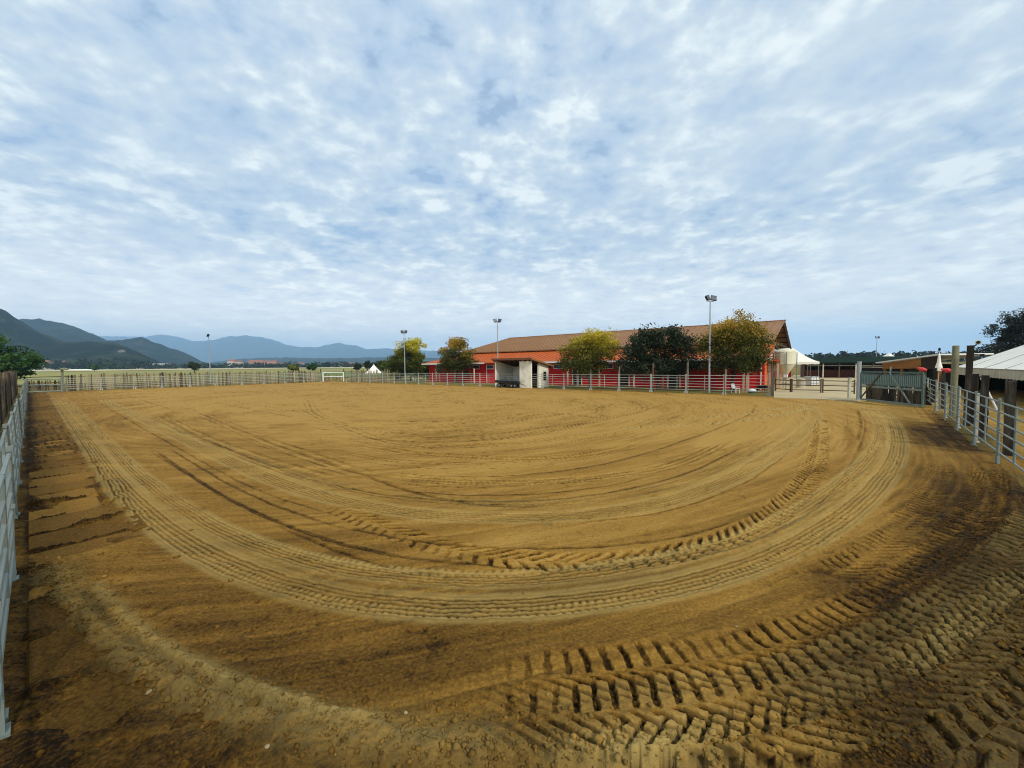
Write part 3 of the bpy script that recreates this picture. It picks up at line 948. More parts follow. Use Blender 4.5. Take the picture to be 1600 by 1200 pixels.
# ------------------------------------------------------------------ slabs along the left fence (pieces of the setting)
LNRM = Vector((LDIR.y, -LDIR.x, 0))                      # into the arena
if (FARC - LF_A).dot(LNRM) < 0: LNRM = -LNRM
path = empty('slab_path', (NEAR.x, NEAR.y, 0), 0)
tag(path, 'strip of muddy slabs along the left fence', kind='structure')
for s_pos, ln in SLABS:
    wd = 1.22 + random.uniform(-0.25, 0.2)
    b = MB()
    x0, x1, y0, y1 = 0, ln - 0.06, 0, wd
    ch = 0.02
    t_ = random.uniform(-0.012, 0.006)
    top = [(x0 + ch, y0 + ch, t_ + random.uniform(-.01, .01)), (x1 - ch, y0 + ch, t_ + random.uniform(-.01, .01)), (x1 - ch, y1 - ch, t_ + random.uniform(-.01, .01)), (x0 + ch, y1 - ch, t_ + random.uniform(-.01, .01))]
    mid_ = [(x0, y0, t_ - 0.03), (x1, y0, t_ - 0.03), (x1, y1, t_ - 0.03), (x0, y1, t_ - 0.03)]
    bot = [(p[0], p[1], -0.11) for p in mid_]
    b.add(top + mid_ + bot, [(0, 1, 2, 3)] + [(i, 4 + i, 4 + (i + 1) % 4, (i + 1) % 4) for i in range(4)] + [(4 + i, 8 + i, 8 + (i + 1) % 4, 4 + (i + 1) % 4) for i in range(4)] + [(11, 10, 9, 8)])
    # local x runs along the fence, local y into the arena
    Mx = Matrix(((LDIR.x, LNRM.x, 0), (LDIR.y, LNRM.y, 0), (0, 0, 1)))
    vv = []
    for p in b.v:
        q = Mx @ Vector((p[0] + s_pos, p[1] + 0.14, p[2]))
        vv.append(tuple(q))
    if Mx.determinant() < 0:
        b.f = [tuple(reversed(f)) for f in b.f]
    b.v = vv
    so = b.build('slab', M['soil'], path)
    at_ = so.data.attributes.new('damp_shade', 'FLOAT', 'POINT')
    dv = random.uniform(0.5, 0.92) if s_pos > 9.5 else random.uniform(0.95, 1.12)
    at_.data.foreach_set('value', np.full(len(so.data.vertices), dv, np.float32))


# ------------------------------------------------------------------ clods, pebbles
def clod_mesh(name, pts, sizes, mat, flat=0.7):
    n = len(pts)
    base = np.array([(1, 0, 0), (0, 1, 0), (-1, 0, 0), (0, -1, 0), (0, 0, 1), (0, 0, -1)], float)
    faces = np.array([(0, 1, 4), (1, 2, 4), (2, 3, 4), (3, 0, 4), (1, 0, 5), (2, 1, 5), (3, 2, 5), (0, 3, 5)])
    V = np.repeat(base[None], n, 0) * (0.6 + 0.8 * rng.random((n, 6, 1)))
    ang = rng.random(n) * 6.28
    c, s = np.cos(ang)[:, None], np.sin(ang)[:, None]
    x = V[..., 0] * c - V[..., 1] * s; y = V[..., 0] * s + V[..., 1] * c
    V = np.stack([x, y, V[..., 2] * flat], -1) * sizes[:, None, None] + pts[:, None, :]
    F = (faces[None] + (np.arange(n) * 6)[:, None, None]).reshape(-1, 3)
    return V.reshape(-1, 3), F


def scatter_clods():
    P, Sz, Dm, Pl = [], [], [], []
    def put(x, y, s):
        if not (0.8 < y < 30) or abs(x / y) > 1.44: return
        c = int(np.searchsorted(u_front, x / y)); r = int(np.searchsorted(rows, y))
        r = min(r, NR - 1); c = min(c, NF - 1)
        P.append((x, y, Z[r, c] + s * 0.25)); Sz.append(s)
        Dm.append(float(np.clip(damp_shade[r, c] + random.uniform(-0.25, 0.15), 0, 1.0))); Pl.append(float(np.clip(pale[r, c] * random.uniform(0.2, 1.1), 0, 1)))
    w, q = path_world(BERM)
    for _ in range(3600):
        i = random.randrange(len(w) - 1)
        x, y = w[i] + rng.normal(0, 0.20, 2)
        put(x, y, min(0.05, 0.006 + rng.exponential(0.006)))
    w, q = path_world([(760, 1178), (900, 1182), (1050, 1175), (1200, 1160), (1400, 1130), (1560, 1020), (1600, 940)])
    for _ in range(2300):
        i = random.randrange(len(w) - 1)
        x, y = w[i] + rng.normal(0, 0.26, 2)
        put(x, y, min(0.045, 0.006 + rng.exponential(0.0075)))
    for _ in range(5000):
        y = 2.7 + rng.random() ** 2 * 14
        x = y * (rng.random() * 2.8 - 1.4)
        if fbm(np.array([x * 0.6]), np.array([y * 0.6]), 3, 500)[0] > 0.5:
            put(x, y, min(0.022, 0.003 + rng.exponential(0.0042)))
    for _ in range(1500):                                   # along the slab strip
        s_, d_ = rng.random() ** 1.5 * 16, rng.random() * 2.0
        p = NEAR + LDIR * s_ + LNRM * d_
        put(p.x, p.y, min(0.04, 0.006 + rng.exponential(0.008)))
    V, F = clod_mesh('soil_clods', np.array(P), np.array(Sz), None)
    rep = lambda a: np.repeat(np.array(a), 6)
    me = np_mesh('soil_clods', V, F, M['soil'], {'damp_shade': rep(Dm), 'pale': rep(Pl), 'turf': rep([0] * len(P))})
    o = bpy.data.objects.new('soil_clods', me)
    COL.objects.link(o)
    tag(o, 'loose crumbs and clods of soil over the arena floor', kind='stuff')


scatter_clods()
STONES = [(328, 1174, 0.028, 'pale grey stone on the dark slab in the near corner'), (418, 1173, 0.018, 'small rounded stone at the foot of the crumbly soil ridge'),
          (634, 1118, 0.016, 'tiny white pebble near the first tread prints'), (233, 1083, 0.024, 'ochre stone beside the bend of the soil ridge'),
          (424, 980, 0.024, 'dark brown stone lying alone on the raked sand'), (1151, 981, 0.012, 'white speck of stone above the deep tread prints'),
          (396, 1108, 0.05, 'largest dark clod in the crumbly soil ridge'), (662, 1008, 0.012, 'white pebble on bare sand below the ribbed tyre bands')]
for px, py, r, lab in STONES:
    p = G(px, py)
    z = ground_z(p.x, p.y)
    bm = MB()
    n = 7
    prof = [(0.25, -0.35), (0.85, -0.15), (1.0, 0.15), (0.72, 0.5), (0.25, 0.66)]
    k0 = len(bm.v)
    bm.lathe((0, 0, 0), [(a * r, b * r) for a, b in prof], n)
    bm.v = [(x * random.uniform(0.85, 1.15) * 1.2, y * random.uniform(0.85, 1.15), zz) for x, y, zz in bm.v]
    dark = 'dark' in lab
    o = bm.build('stone', M['old_wood'] if False else (M['slab_path'] if dark else M['stone']), None, True)
    o.location = (p.x, p.y, z + r * 0.2)
    o.rotation_euler = (0, 0, random.uniform(0, 6))
    tag(o, lab, 'stone')
# ------------------------------------------------------------------ fields, yard, hills
def sector(name, px0, px1, r0, r1, mat, lift, n=24, m_=5, label=None):
    V, F = [], []
    for j in range(m_ + 1):
        r = r0 + (r1 - r0) * j / m_
        for i in range(n + 1):
            px = px0 + (px1 - px0) * i / n
            d = ray(px, 570); d.z = 0; d.normalize()
            wob = 1 + 0.02 * math.sin(i * 1.7 + r0)
            x, y = d.x * r * wob, d.y * r * wob
            V.append((x, y, float(terrain(np.array(x), np.array(y))) + lift))
    for j in range(m_):
        for i in range(n):
            a = j * (n + 1) + i
            F.append((a, a + n + 1, a + n + 2, a + 1)[::-1])
    b = MB(); b.add(V, F)
    o = b.build(name, mat, None)
    tag(o, label, kind='structure')
    return o


sector('stubble_field', -700, 660, 520, 1000, M['stubble'], 0.22, label='pale stubble field before the dark wood')
sector('crop_field', -700, 660, 210, 460, M['yellow_crop'], 0.18, label='yellow green crop field behind the board fence')
sector('meadow', 280, 700, 112, 205, M['meadow'], 0.14, label='bright green meadow seen over the white gate')
sector('dry_field', -700, 270, 112, 200, M['yellow_crop'], 0.14, label='dry yellow field behind the grey gate')

yard = MB()
yp = [G(1209, 622), G(1275, 624), G(1341, 627.5), G(1395, 622), G(1480, 604), G(1520, 594), G(1500, 587), G(1240, 587), G(1206, 603)]
yard.slab([(p.x, p.y, 0.055) for p in yp], 0.12)
tag(yard.build('concrete_yard', M['concrete'], None), 'pale concrete yard between arena and stables', kind='structure')

HILL = bpy.data.materials.new('forested hillside')
HILL.use_nodes = True
_t = NT(HILL.node_tree)
_o = _t.n('ShaderNodeOutputMaterial'); _b = _t.n('ShaderNodeBsdfPrincipled')
_t.link(_b.outputs[0], _o.inputs[0])
_P = _t.n('ShaderNodeTexCoord').outputs['Object']
_n = _t.noise(_P, 0.009, 7.0, 0.68)
_n2 = _t.noise(_P, 0.03, 4.0, 0.6)
_c = _t.ramp(_n, (0.35, (0.002, 0.006, 0.007)), (0.52, (0.008, 0.016, 0.012)), (0.64, (0.055, 0.065, 0.032)))  # forest tones tinted bluish, some distance haze put into the colour
_c = _t.mix(_t.math('MULTIPLY', _n2, 0.6), _c, (0.012, 0.022, 0.016))
_pa = _t.n('ShaderNodeAttribute', attribute_name='bare').outputs['Fac']
_c = _t.mix(_pa, _c, (0.36, 0.32, 0.27))
_t.link(_c, _b.inputs['Base Color'])
_b.inputs['Roughness'].default_value = 1.0
_b.inputs['Specular IOR Level'].default_value = 0.0


def hill(name, prof, Y, label, seed=0, bare=None, spur=0.28):
    pxs = np.arange(prof[0][0], prof[-1][0] + 1, 2.0)
    top = np.interp(pxs, [p[0] for p in prof], [p[1] for p in prof])
    top = top - 1.3 * (fbm(pxs * 0.13, pxs * 0 + seed, 5, seed, 0.62) - 0.5) * 2
    nt = 40
    ts = np.linspace(0, 1.5, nt)
    V = np.zeros((nt, len(pxs), 3)); B = np.zeros((nt, len(pxs)))
    for i, (px, py) in enumerate(zip(pxs, top)):
        c = W(px, py, Y)
        H = max(c.z, 6.0)
        u = c.x / c.y
        dep = Y * 0.34
        for j, t in enumerate(ts):
            y = Y - dep * (1 - t)
            pr = math.sin(min(t, 1) * math.pi / 2) ** 1.25 if t <= 1 else math.cos((t - 1) * math.pi) ** 1
            V[j, i] = (u * y, y, H * max(pr, -0.0) if t <= 1 else H * max(pr, 0.0))
    bell = np.sin(np.clip(ts, 0, 1) * np.pi)[:, None]
    sp = fbm(V[..., 0] * 9.0 / Y, V[..., 1] * 3.0 / Y, 5, seed + 3, 0.55) - 0.5
    V[..., 2] *= 1 + spur * 2 * bell * sp
    if bare:
        for px, py, rx, ry in bare:
            c = W(px, py, Y * 0.8)
            for j in range(nt):
                for i in range(len(pxs)):
                    p = V[j, i]
                    sx = 800 + F_PX * p[0] / p[1]
                    k = ((pxs[i] - px) / rx) ** 2 + ((p[2] - W(px, py, p[1]).z) / (ry * p[1] / F_PX)) ** 2
                    B[j, i] = max(B[j, i], 0.7 * float(sstep(np.array(0.9 - k + 3.2 * (fbm(np.array([p[0] * .018]), np.array([p[1] * .012]), 4, 8, .65)[0] - .5)), 0, 1)))
    V[..., 2] = np.maximum(V[..., 2], 1.0)
    idx = np.arange(nt * len(pxs)).reshape(nt, -1)
    F = np.stack([idx[:-1, :-1], idx[:-1, 1:], idx[1:, 1:], idx[1:, :-1]], -1).reshape(-1, 4)
    me = np_mesh(name, V.reshape(-1, 3), F, HILL, {'bare': B.reshape(-1)}, True)
    o = bpy.data.objects.new(name, me); COL.objects.link(o)
    tag(o, label, kind='structure')


hill('mountain', [(-420, 420), (-250, 418), (-120, 440), (-40, 466), (-14, 476), (0, 482), (9, 485), (18, 492), (30, 500), (44, 509), (60, 519), (78, 527), (90, 533), (120, 545), (150, 556), (200, 566), (260, 574)], 1300, 'steep dark blue wooded mountain at the edge of the plain', 1)
hill('foothill', [(20, 546), (70, 538), (110, 535), (140, 534), (180, 536), (205, 545), (230, 557), (252, 567), (275, 573)], 1200, 'low dark wooded foothill with a pale quarry scar', 2, bare=[(188, 549, 10, 2.2)], spur=0.15)
hill('mountain', [(-60, 520), (0, 512), (36, 501), (52, 501), (61, 499), (72, 503), (84, 505), (104, 507), (122, 513), (145, 522), (165, 531), (190, 533), (208, 531), (222, 530), (240, 538), (262, 546), (290, 553), (318, 566), (345, 573)], 2600, 'blue mountain ridge behind the foothill', 3)
hill('mountain', [(60, 545), (150, 528), (200, 527), (228, 526), (250, 523), (275, 526), (300, 533), (335, 532), (360, 526), (385, 524.5), (412, 527), (430, 532), (445, 539), (470, 543), (495, 545), (515, 541), (530, 538), (542, 540), (556, 541), (572, 546), (600, 546), (650, 548), (720, 552), (800, 556), (900, 560), (1000, 563)], 12500, 'pale blue range of high mountains on the horizon', 4)
hill('hills', [(330, 566), (380, 561), (420, 559.5), (470, 559), (520, 560), (580, 559), (640, 559), (700, 560), (760, 563), (840, 566)], 4600, 'long low blue hills below the pale range', 5, spur=0.1)

# ------------------------------------------------------------------ foliage


def leaves(clumps, n, size, seed, flat=0.0, clump_n=60, spread=0.55):
    """small leaf faces in clumps through a set of ellipsoids ((cx,cy,cz),(rx,ry,rz)); returns V, F, tint"""
    g = np.random.default_rng(seed)
    vol = np.array([r[0] * r[1] * r[2] for c, r in clumps]) ** 0.67
    pick = g.choice(len(clumps), size=max(8, n // clump_n), p=vol / vol.sum())
    C = np.array([c for c, r in clumps])[pick]; Rr = np.array([r for c, r in clumps])[pick]
    d = g.normal(size=(len(pick), 3)); d /= np.linalg.norm(d, axis=1)[:, None]
    rad = g.random(len(pick)) ** 0.42
    cc = C + d * rad[:, None] * Rr
    ct = g.random(len(pick))                                       # each clump its own tint
    cs = (0.55 + 0.9 * g.random(len(pick))) * spread
    k = g.integers(0, len(pick), n)
    off = np.clip(g.normal(size=(n, 3)), -1.6, 1.6) * cs[k][:, None] * np.array([1, 1, 0.8])
    p = cc[k] + off
    a = g.normal(size=(n, 3)); a /= np.linalg.norm(a, axis=1)[:, None]
    b = np.cross(a, g.normal(size=(n, 3))); b /= np.linalg.norm(b, axis=1)[:, None]
    s = size * (0.6 + 0.8 * g.random(n))[:, None]
    V = np.stack([p - a * s, p - b * s * 0.55, p + a * s, p + b * s * 0.55], 1)
    F = np.arange(n * 4).reshape(n, 4)
    return V.reshape(-1, 3), F, p, ct[k]


def ragged(clumps, seed, k=9):
    g = random.Random(seed)
    out = list(clumps)
    for c, r in clumps:
        for _ in range(k):
            a, e = g.uniform(0, 6.28), g.uniform(-0.5, 1.1)
            q = g.uniform(0.85, 1.12)
            s = g.uniform(0.14, 0.30)
            out.append(((c[0] + math.cos(a) * math.cos(e) * r[0] * q, c[1] + math.sin(a) * math.cos(e) * r[1] * q, max(1.2, c[2] + math.sin(e) * r[2] * q)), (r[0] * s, r[1] * s, r[2] * s * g.uniform(1, 1.6))))
    return out


def tree(name, base, clumps, n, size, mat, label, group=None, trunk_r=0.16, trunk_h=None, seed=0, tint=None, cat='tree', clump_n=95, spread=0.42, limbs=9, crown='crown'):
    t = empty(name, base, 0, label, cat, group)
    V, F, p, ct = leaves(ragged(clumps, seed) if n > 5000 else clumps, n, size, seed, clump_n=clump_n, spread=spread)
    g = np.random.default_rng(seed + 99)
    tv = ct * 0.6 + 0.2 * g.random(n)
    if tint is not None: tv = tint(p, ct, g.random(n))
    keep = p[:, 2] > 0.25
    V = V.reshape(-1, 4, 3)[keep].reshape(-1, 3); F = F[:keep.sum()]; tv = tv[keep]
    me = np_mesh(crown, V, F, mat, {'tint': np.repeat(np.clip(tv, 0, 1), 4)})
    inst(crown, me, t)
    zc = min(c[2] for c, r in clumps)
    th = trunk_h or zc
    b = MB()
    segs = 4
    pts = [Vector((0, 0, -0.15))]
    for i in range(1, segs + 1):
        pts.append(Vector((random.uniform(-.08, .08) * i, random.uniform(-.08, .08) * i, th * i / segs)))
    for i in range(segs):
        b.tube(pts[i], pts[i + 1], trunk_r * (1.25 - 0.18 * i), trunk_r * (1.07 - 0.18 * i), 8)
    for i in range(limbs):
        c, r = clumps[i % len(clumps)]
        e = Vector(c) + Vector((random.uniform(-.6, .6) * r[0], random.uniform(-.6, .6) * r[1], random.uniform(0, .6) * r[2]))
        st = pts[random.choice((2, 3, 4))]
        mid_ = (st + e) / 2 + Vector((0, 0, 0.25))
        b.tube(st, mid_, trunk_r * 0.45, trunk_r * 0.3, 6)
        b.tube(mid_, e, trunk_r * 0.3, trunk_r * 0.1, 6)
    b.build('trunk', M['trunk'], t)
    return t


def gpt(px, Y):
    p = W(px, 570, Y)
    return Vector((p.x, p.y, float(terrain(np.array(p.x), np.array(p.y)))))


def top_tint(zlo, zhi, amt=0.5):  # yellower leaf tops; crown shade put into the darker lower leaves
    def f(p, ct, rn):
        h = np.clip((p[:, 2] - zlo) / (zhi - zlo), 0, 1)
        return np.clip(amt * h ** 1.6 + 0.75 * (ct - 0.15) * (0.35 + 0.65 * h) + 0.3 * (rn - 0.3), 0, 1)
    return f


# five trees between the barn and the arena
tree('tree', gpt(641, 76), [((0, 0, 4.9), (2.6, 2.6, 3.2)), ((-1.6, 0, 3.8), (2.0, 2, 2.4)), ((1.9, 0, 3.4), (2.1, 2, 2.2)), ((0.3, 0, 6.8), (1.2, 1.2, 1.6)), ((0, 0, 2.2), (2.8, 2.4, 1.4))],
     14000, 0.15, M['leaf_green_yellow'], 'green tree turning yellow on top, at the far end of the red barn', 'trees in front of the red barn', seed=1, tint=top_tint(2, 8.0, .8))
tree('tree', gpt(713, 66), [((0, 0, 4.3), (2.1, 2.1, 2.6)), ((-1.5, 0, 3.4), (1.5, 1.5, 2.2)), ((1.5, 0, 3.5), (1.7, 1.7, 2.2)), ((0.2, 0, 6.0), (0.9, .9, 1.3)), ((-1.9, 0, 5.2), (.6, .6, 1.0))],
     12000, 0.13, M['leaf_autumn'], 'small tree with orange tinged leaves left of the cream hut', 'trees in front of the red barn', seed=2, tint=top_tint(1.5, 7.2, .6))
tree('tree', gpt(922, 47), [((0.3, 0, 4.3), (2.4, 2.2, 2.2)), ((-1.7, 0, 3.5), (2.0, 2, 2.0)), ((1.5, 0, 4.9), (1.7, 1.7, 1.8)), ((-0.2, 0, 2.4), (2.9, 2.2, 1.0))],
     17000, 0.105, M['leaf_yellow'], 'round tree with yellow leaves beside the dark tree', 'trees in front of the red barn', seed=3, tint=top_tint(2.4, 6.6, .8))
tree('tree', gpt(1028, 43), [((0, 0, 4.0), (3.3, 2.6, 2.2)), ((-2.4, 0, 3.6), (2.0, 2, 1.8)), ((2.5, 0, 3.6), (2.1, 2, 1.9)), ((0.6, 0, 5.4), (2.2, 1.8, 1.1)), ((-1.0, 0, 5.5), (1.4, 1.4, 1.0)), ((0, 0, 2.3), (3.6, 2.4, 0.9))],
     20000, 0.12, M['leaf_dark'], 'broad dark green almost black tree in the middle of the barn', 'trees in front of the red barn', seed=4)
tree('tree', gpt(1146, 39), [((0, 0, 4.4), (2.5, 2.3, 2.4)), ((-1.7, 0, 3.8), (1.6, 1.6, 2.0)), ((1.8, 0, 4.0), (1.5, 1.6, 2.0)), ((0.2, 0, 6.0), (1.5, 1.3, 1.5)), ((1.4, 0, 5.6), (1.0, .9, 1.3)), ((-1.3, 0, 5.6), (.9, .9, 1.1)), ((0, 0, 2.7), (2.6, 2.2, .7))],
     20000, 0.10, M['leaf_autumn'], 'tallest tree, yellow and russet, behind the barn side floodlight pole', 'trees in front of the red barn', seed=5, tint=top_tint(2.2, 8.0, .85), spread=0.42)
# pine behind the marquee, fresh tree at the left edge
pb = gpt(1612, 52)
tree('pine_tree', pb, [((0, 0, 7.0), (4.2, 3.5, 1.9)), ((-3.4, 0, 6.0), (1.8, 2, 1.2)), ((2.6, 0, 8.2), (2.6, 2, 1.5)), ((-1.2, 0, 8.3), (1.8, 2, 1.1)), ((-4.6, 0, 4.0), (1.6, 1.6, 0.9)), ((4.5, 0, 6.5), (3, 3, 2)), ((-2.4, 0, 4.6), (2, 2, 0.9))],
     26000, 0.11, M['leaf_pine'], 'black green pine tree rising behind the large white marquee', None, 0.28, 6.5, 6, cat='pine tree', clump_n=200, spread=0.40, limbs=10)
lt = gpt(-4, 66)
tree('tree', lt, [((0, 0, 5.2), (3.8, 3, 2.8)), ((2.6, 0, 4.3), (2.6, 3, 2.0)), ((-3.5, 0, 5.6), (3.5, 3, 3)), ((1.0, 0, 2.4), (4.2, 3, 2.0))],
     12000, 0.22, M['leaf_fresh'], 'fresh green bushy tree at the left edge behind the board fence', None, 0.16, 2.2, 7, cat='tree')
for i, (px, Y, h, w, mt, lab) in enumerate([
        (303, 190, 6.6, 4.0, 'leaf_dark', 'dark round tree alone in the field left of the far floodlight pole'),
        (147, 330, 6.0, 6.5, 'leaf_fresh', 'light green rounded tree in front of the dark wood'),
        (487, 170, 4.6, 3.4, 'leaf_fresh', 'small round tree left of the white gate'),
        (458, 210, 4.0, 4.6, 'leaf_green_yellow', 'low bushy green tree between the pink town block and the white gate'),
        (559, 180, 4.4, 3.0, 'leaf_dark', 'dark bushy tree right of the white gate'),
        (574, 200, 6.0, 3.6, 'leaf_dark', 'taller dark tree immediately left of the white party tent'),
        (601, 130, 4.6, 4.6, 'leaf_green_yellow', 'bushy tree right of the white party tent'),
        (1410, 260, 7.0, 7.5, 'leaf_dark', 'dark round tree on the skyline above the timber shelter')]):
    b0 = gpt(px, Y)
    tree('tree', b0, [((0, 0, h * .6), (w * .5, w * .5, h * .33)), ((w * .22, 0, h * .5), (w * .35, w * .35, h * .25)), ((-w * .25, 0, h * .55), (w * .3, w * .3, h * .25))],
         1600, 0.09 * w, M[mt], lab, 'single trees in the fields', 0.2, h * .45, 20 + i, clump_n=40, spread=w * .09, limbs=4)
for i, (px, Y, h, w, lab) in enumerate([(618, 84, 3.0, 4.0, 'low bush left of the green and yellow tree'), (668, 82, 2.8, 3.5, 'low bush between the two trees at the far barn end')]):
    b0 = gpt(px, Y)
    tree('bush', b0, [((0, 0, h * .5), (w * .5, w * .4, h * .45))], 1300, 0.2, M['leaf_green_yellow'], lab, None, 0.08, h * .4, 40 + i, cat='bush', limbs=3, spread=.4)


def wood(name, label, px0, px1, Y, h0, h1, n, size, mat, seed, dens=1.0):
    g = np.random.default_rng(seed)
    cl = []
    px = px0
    while px < px1:
        p = gpt(px, Y * g.uniform(0.95, 1.1))
        h = g.uniform(h0, h1)
        w = h * g.uniform(0.5, 0.8)
        cl.append(((p.x, p.y, p.z + h * 0.5), (w, w, h * 0.5)))
        px += g.uniform(0.5, 1.1) * w / Y * F_PX * 0.8 / dens
    V, F, p, ct = leaves(cl, n, size, seed, clump_n=30, spread=size * 1.3)
    me = np_mesh(name, V, F, mat, {'tint': np.repeat(np.clip(ct * .8, 0, 1), 4)})
    o = bpy.data.objects.new(name, me); COL.objects.link(o)
    tag(o, label, kind='stuff')


wood('far_wood', 'dark wood along the far edge of the stubble field', -250, 232, 640, 9, 17, 12000, 2.2, M['leaf_far'], 51)
wood('far_hedge', 'hedge trees in front of the far town', 230, 640, 700, 4, 9, 8000, 1.8, M['leaf_far'], 52)
wood('far_wood', 'wooded skyline beyond the stables', 1240, 1900, 420, 7, 11, 13000, 1.6, M['leaf_far'], 53)
wood('far_hedge', 'bushes between the barn end and the mountains', 585, 690, 180, 3, 5, 2500, 0.7, M['leaf_far'], 54)

# ------------------------------------------------------------------ fences
ORD = 'first second third fourth fifth sixth seventh eighth ninth tenth eleventh twelfth thirteenth fourteenth fifteenth sixteenth seventeenth eighteenth nineteenth twentieth twenty-first twenty-second twenty-third twenty-fourth twenty-fifth twenty-sixth'.split()
RAIL_Z = [0.37, 0.64, 0.91, 1.18, 1.45, 1.72]


def rail_mesh(mt='galv'):
    b = MB()
    b.tube((0.0, 0, 0), (1.0, 0, 0), 0.023, 0.023, 8)
    return b.mesh('rail', M[mt], True)


def upright_mesh(flag, mt='galv'):
    b = MB()
    b.tube((0, 0, 0.05 if flag else 0.35), (0, 0, 1.76 if flag else 1.74), 0.025 if flag else 0.023, n=8)
    if flag:
        b.box((0, 0, 1.79), (0.075, 0.05, 0.07))
        b.box((0, 0, 1.0), (0.075, 0.075, 0.05))
    return b.mesh('upright', M[mt], True)


def foot_mesh(mt='galv'):
    b = MB()
    b.prism([(-0.02, -0.025, 0.26), (0.02, -0.025, 0.26), (0.06, -0.025, 0.03), (-0.06, -0.025, 0.03)], (0, 0.05, 0))
    b.box((0, 0, 0.015), (0.16, 0.10, 0.03))
    return b.mesh('foot', M[mt])


KIT = {k: (rail_mesh(k), upright_mesh(True, k), upright_mesh(False, k), foot_mesh(k)) for k in ('galv', 'galv_lit')}


def panel(A, B, label, group, tilt=0.0, yaw=0.0):
    d = B - A
    RAIL, UP_END, UP_MID, FOOT = KIT['galv_lit' if ('barn' in group or 'far end' in group) else 'galv']
    L = d.length - 0.05
    c = A + d.normalized() * 0.025
    t = empty('corral_panel', (c.x, c.y, 0), math.atan2(d.y, d.x), label, 'corral panel', group)
    t.rotation_euler = (tilt, 0, math.atan2(d.y, d.x) + yaw)
    for z in RAIL_Z:
        inst('rail', RAIL, t, (0, 0, z + random.uniform(-.012, .012)), (0, 0, 0), (L, 1, 1))
    for x, me in ((0.03, UP_END), (L / 2, UP_MID), (L - 0.03, UP_END)):
        inst('upright', me, t, (x, 0.0, 0))
    for x in (0.09, L - 0.09):
        inst('foot', FOOT, t, (x, 0, 0))
    return t


def row(P, Q, n, text, group, jit=0.01):
    pts = [P + (Q - P) * (i / n) for i in range(n + 1)]
    pts = [Vector((p.x, p.y, 0)) for p in pts]
    for i in range(n):
        panel(pts[i], pts[i + 1], text(i), group, random.uniform(-jit, jit), random.uniform(-jit * .5, jit * .5))
    return pts


# right fence: joints at the columns of the photograph, then on towards the camera
rj = [at_px(px, RF_A, RF_B) for px in (1446, 1463, 1478.5, 1498, 1526, 1564)]
step = (rj[5] - rj[4])
rj += [rj[5] + step * k for k in (1, 2, 3)]
rtxt = ['galvanised panel next to the big slatted gate', 'galvanised panel in front of the two short posts beyond the tall round post', 'galvanised panel left of the tall mossy round post',
        'galvanised panel between the two tallest posts', 'galvanised panel in front of the tall post with the lamp', 'galvanised panel in front of the marquee and the leaning white pole',
        'near galvanised panel of the right fence, cut by the picture edge', 'right fence panel beside the camera, outside the picture edge']
for i in range(len(rj) - 1):
    panel(rj[i], rj[i + 1], rtxt[i], 'corral panels of the right fence', random.uniform(-.01, .01), 0)
# barn side fence
fr0, fr1 = at_px(541, FR_A, FR_B), at_px(1203, FR_A, FR_B)
frp = [fr0] + [at_px(px, FR_A, FR_B) for px in (560, 578, 598, 616, 634, 654, 676, 699, 723, 750, 779, 810, 847, 881, 923, 967, 1017, 1072, 1132, 1202)]
nfr = len(frp) - 1
for i in range(nfr):
    k = nfr - 1 - i
    panel(frp[i], frp[i + 1], 'bright corral panel in front of the barn, %s from the yard opening' % ORD[k] if frp[i].y < 72 else 'bright corral panel, %s to the right of the white gate' % ORD[i], 'corral panels of the barn side fence', random.uniform(-.01, .01), 0)
# far end fence
flj = [at_px(px, FL_A, FL_B) for px in (102, 158, 210, 253, 297, 338, 378, 413, 445, 475, 502)]
for i in range(len(flj) - 1):
    panel(flj[i], flj[i + 1], 'corral panel of the far end fence, %s to the right of the grey corner gate' % ORD[i], 'corral panels of the far end fence', random.uniform(-.01, .01), 0)
# long left fence
ls = [LF_B + LDIR * s for s in np.arange(-6.9, (LF_A - LF_B).length - 1.0, 3.6)]
ls = [Vector((p.x, p.y, 0)) for p in ls]
for i in range(len(ls) - 1):
    panel(ls[i], ls[i + 1], 'corral panel of the long left fence seen end on, %s from the camera' % ORD[i], 'corral panels of the left fence', random.uniform(-.022, .022), random.uniform(-.012, .012))


def plank_meshes(k, h, mat):
    out = []
    for i in range(k):
        w, th = random.uniform(0.15, 0.25), random.uniform(0.03, 0.05)
        b = MB()
        l = random.uniform(-.03, .03); tp = random.uniform(-.05, .05)
        rows_ = [(0, w), (h * 0.35, w * random.uniform(.85, 1.1)), (h * 0.7, w * random.uniform(.8, 1.1)), (h, w * random.uniform(.55, .95))]
        k0 = 0
        vs = []
        for j, (z, ww) in enumerate(rows_):
            sh = l * j + random.uniform(-.012, .012)
            dz = tp if j == 3 else 0
            vs += [(sh - ww / 2, -th / 2, z), (sh + ww / 2, -th / 2, z + dz), (sh + ww / 2 * .8, th / 2, z + dz), (sh - ww / 2 * .8, th / 2, z)]
        fs = [(3, 2, 1, 0), (12, 13, 14, 15)]
        for j in range(3):
            a = 4 * j
            fs += [(a + q, a + (q + 1) % 4, a + 4 + (q + 1) % 4, a + 4 + q) for q in range(4)]
        b.add(vs, fs)
        out.append(b.mesh('plank', mat))
    return out


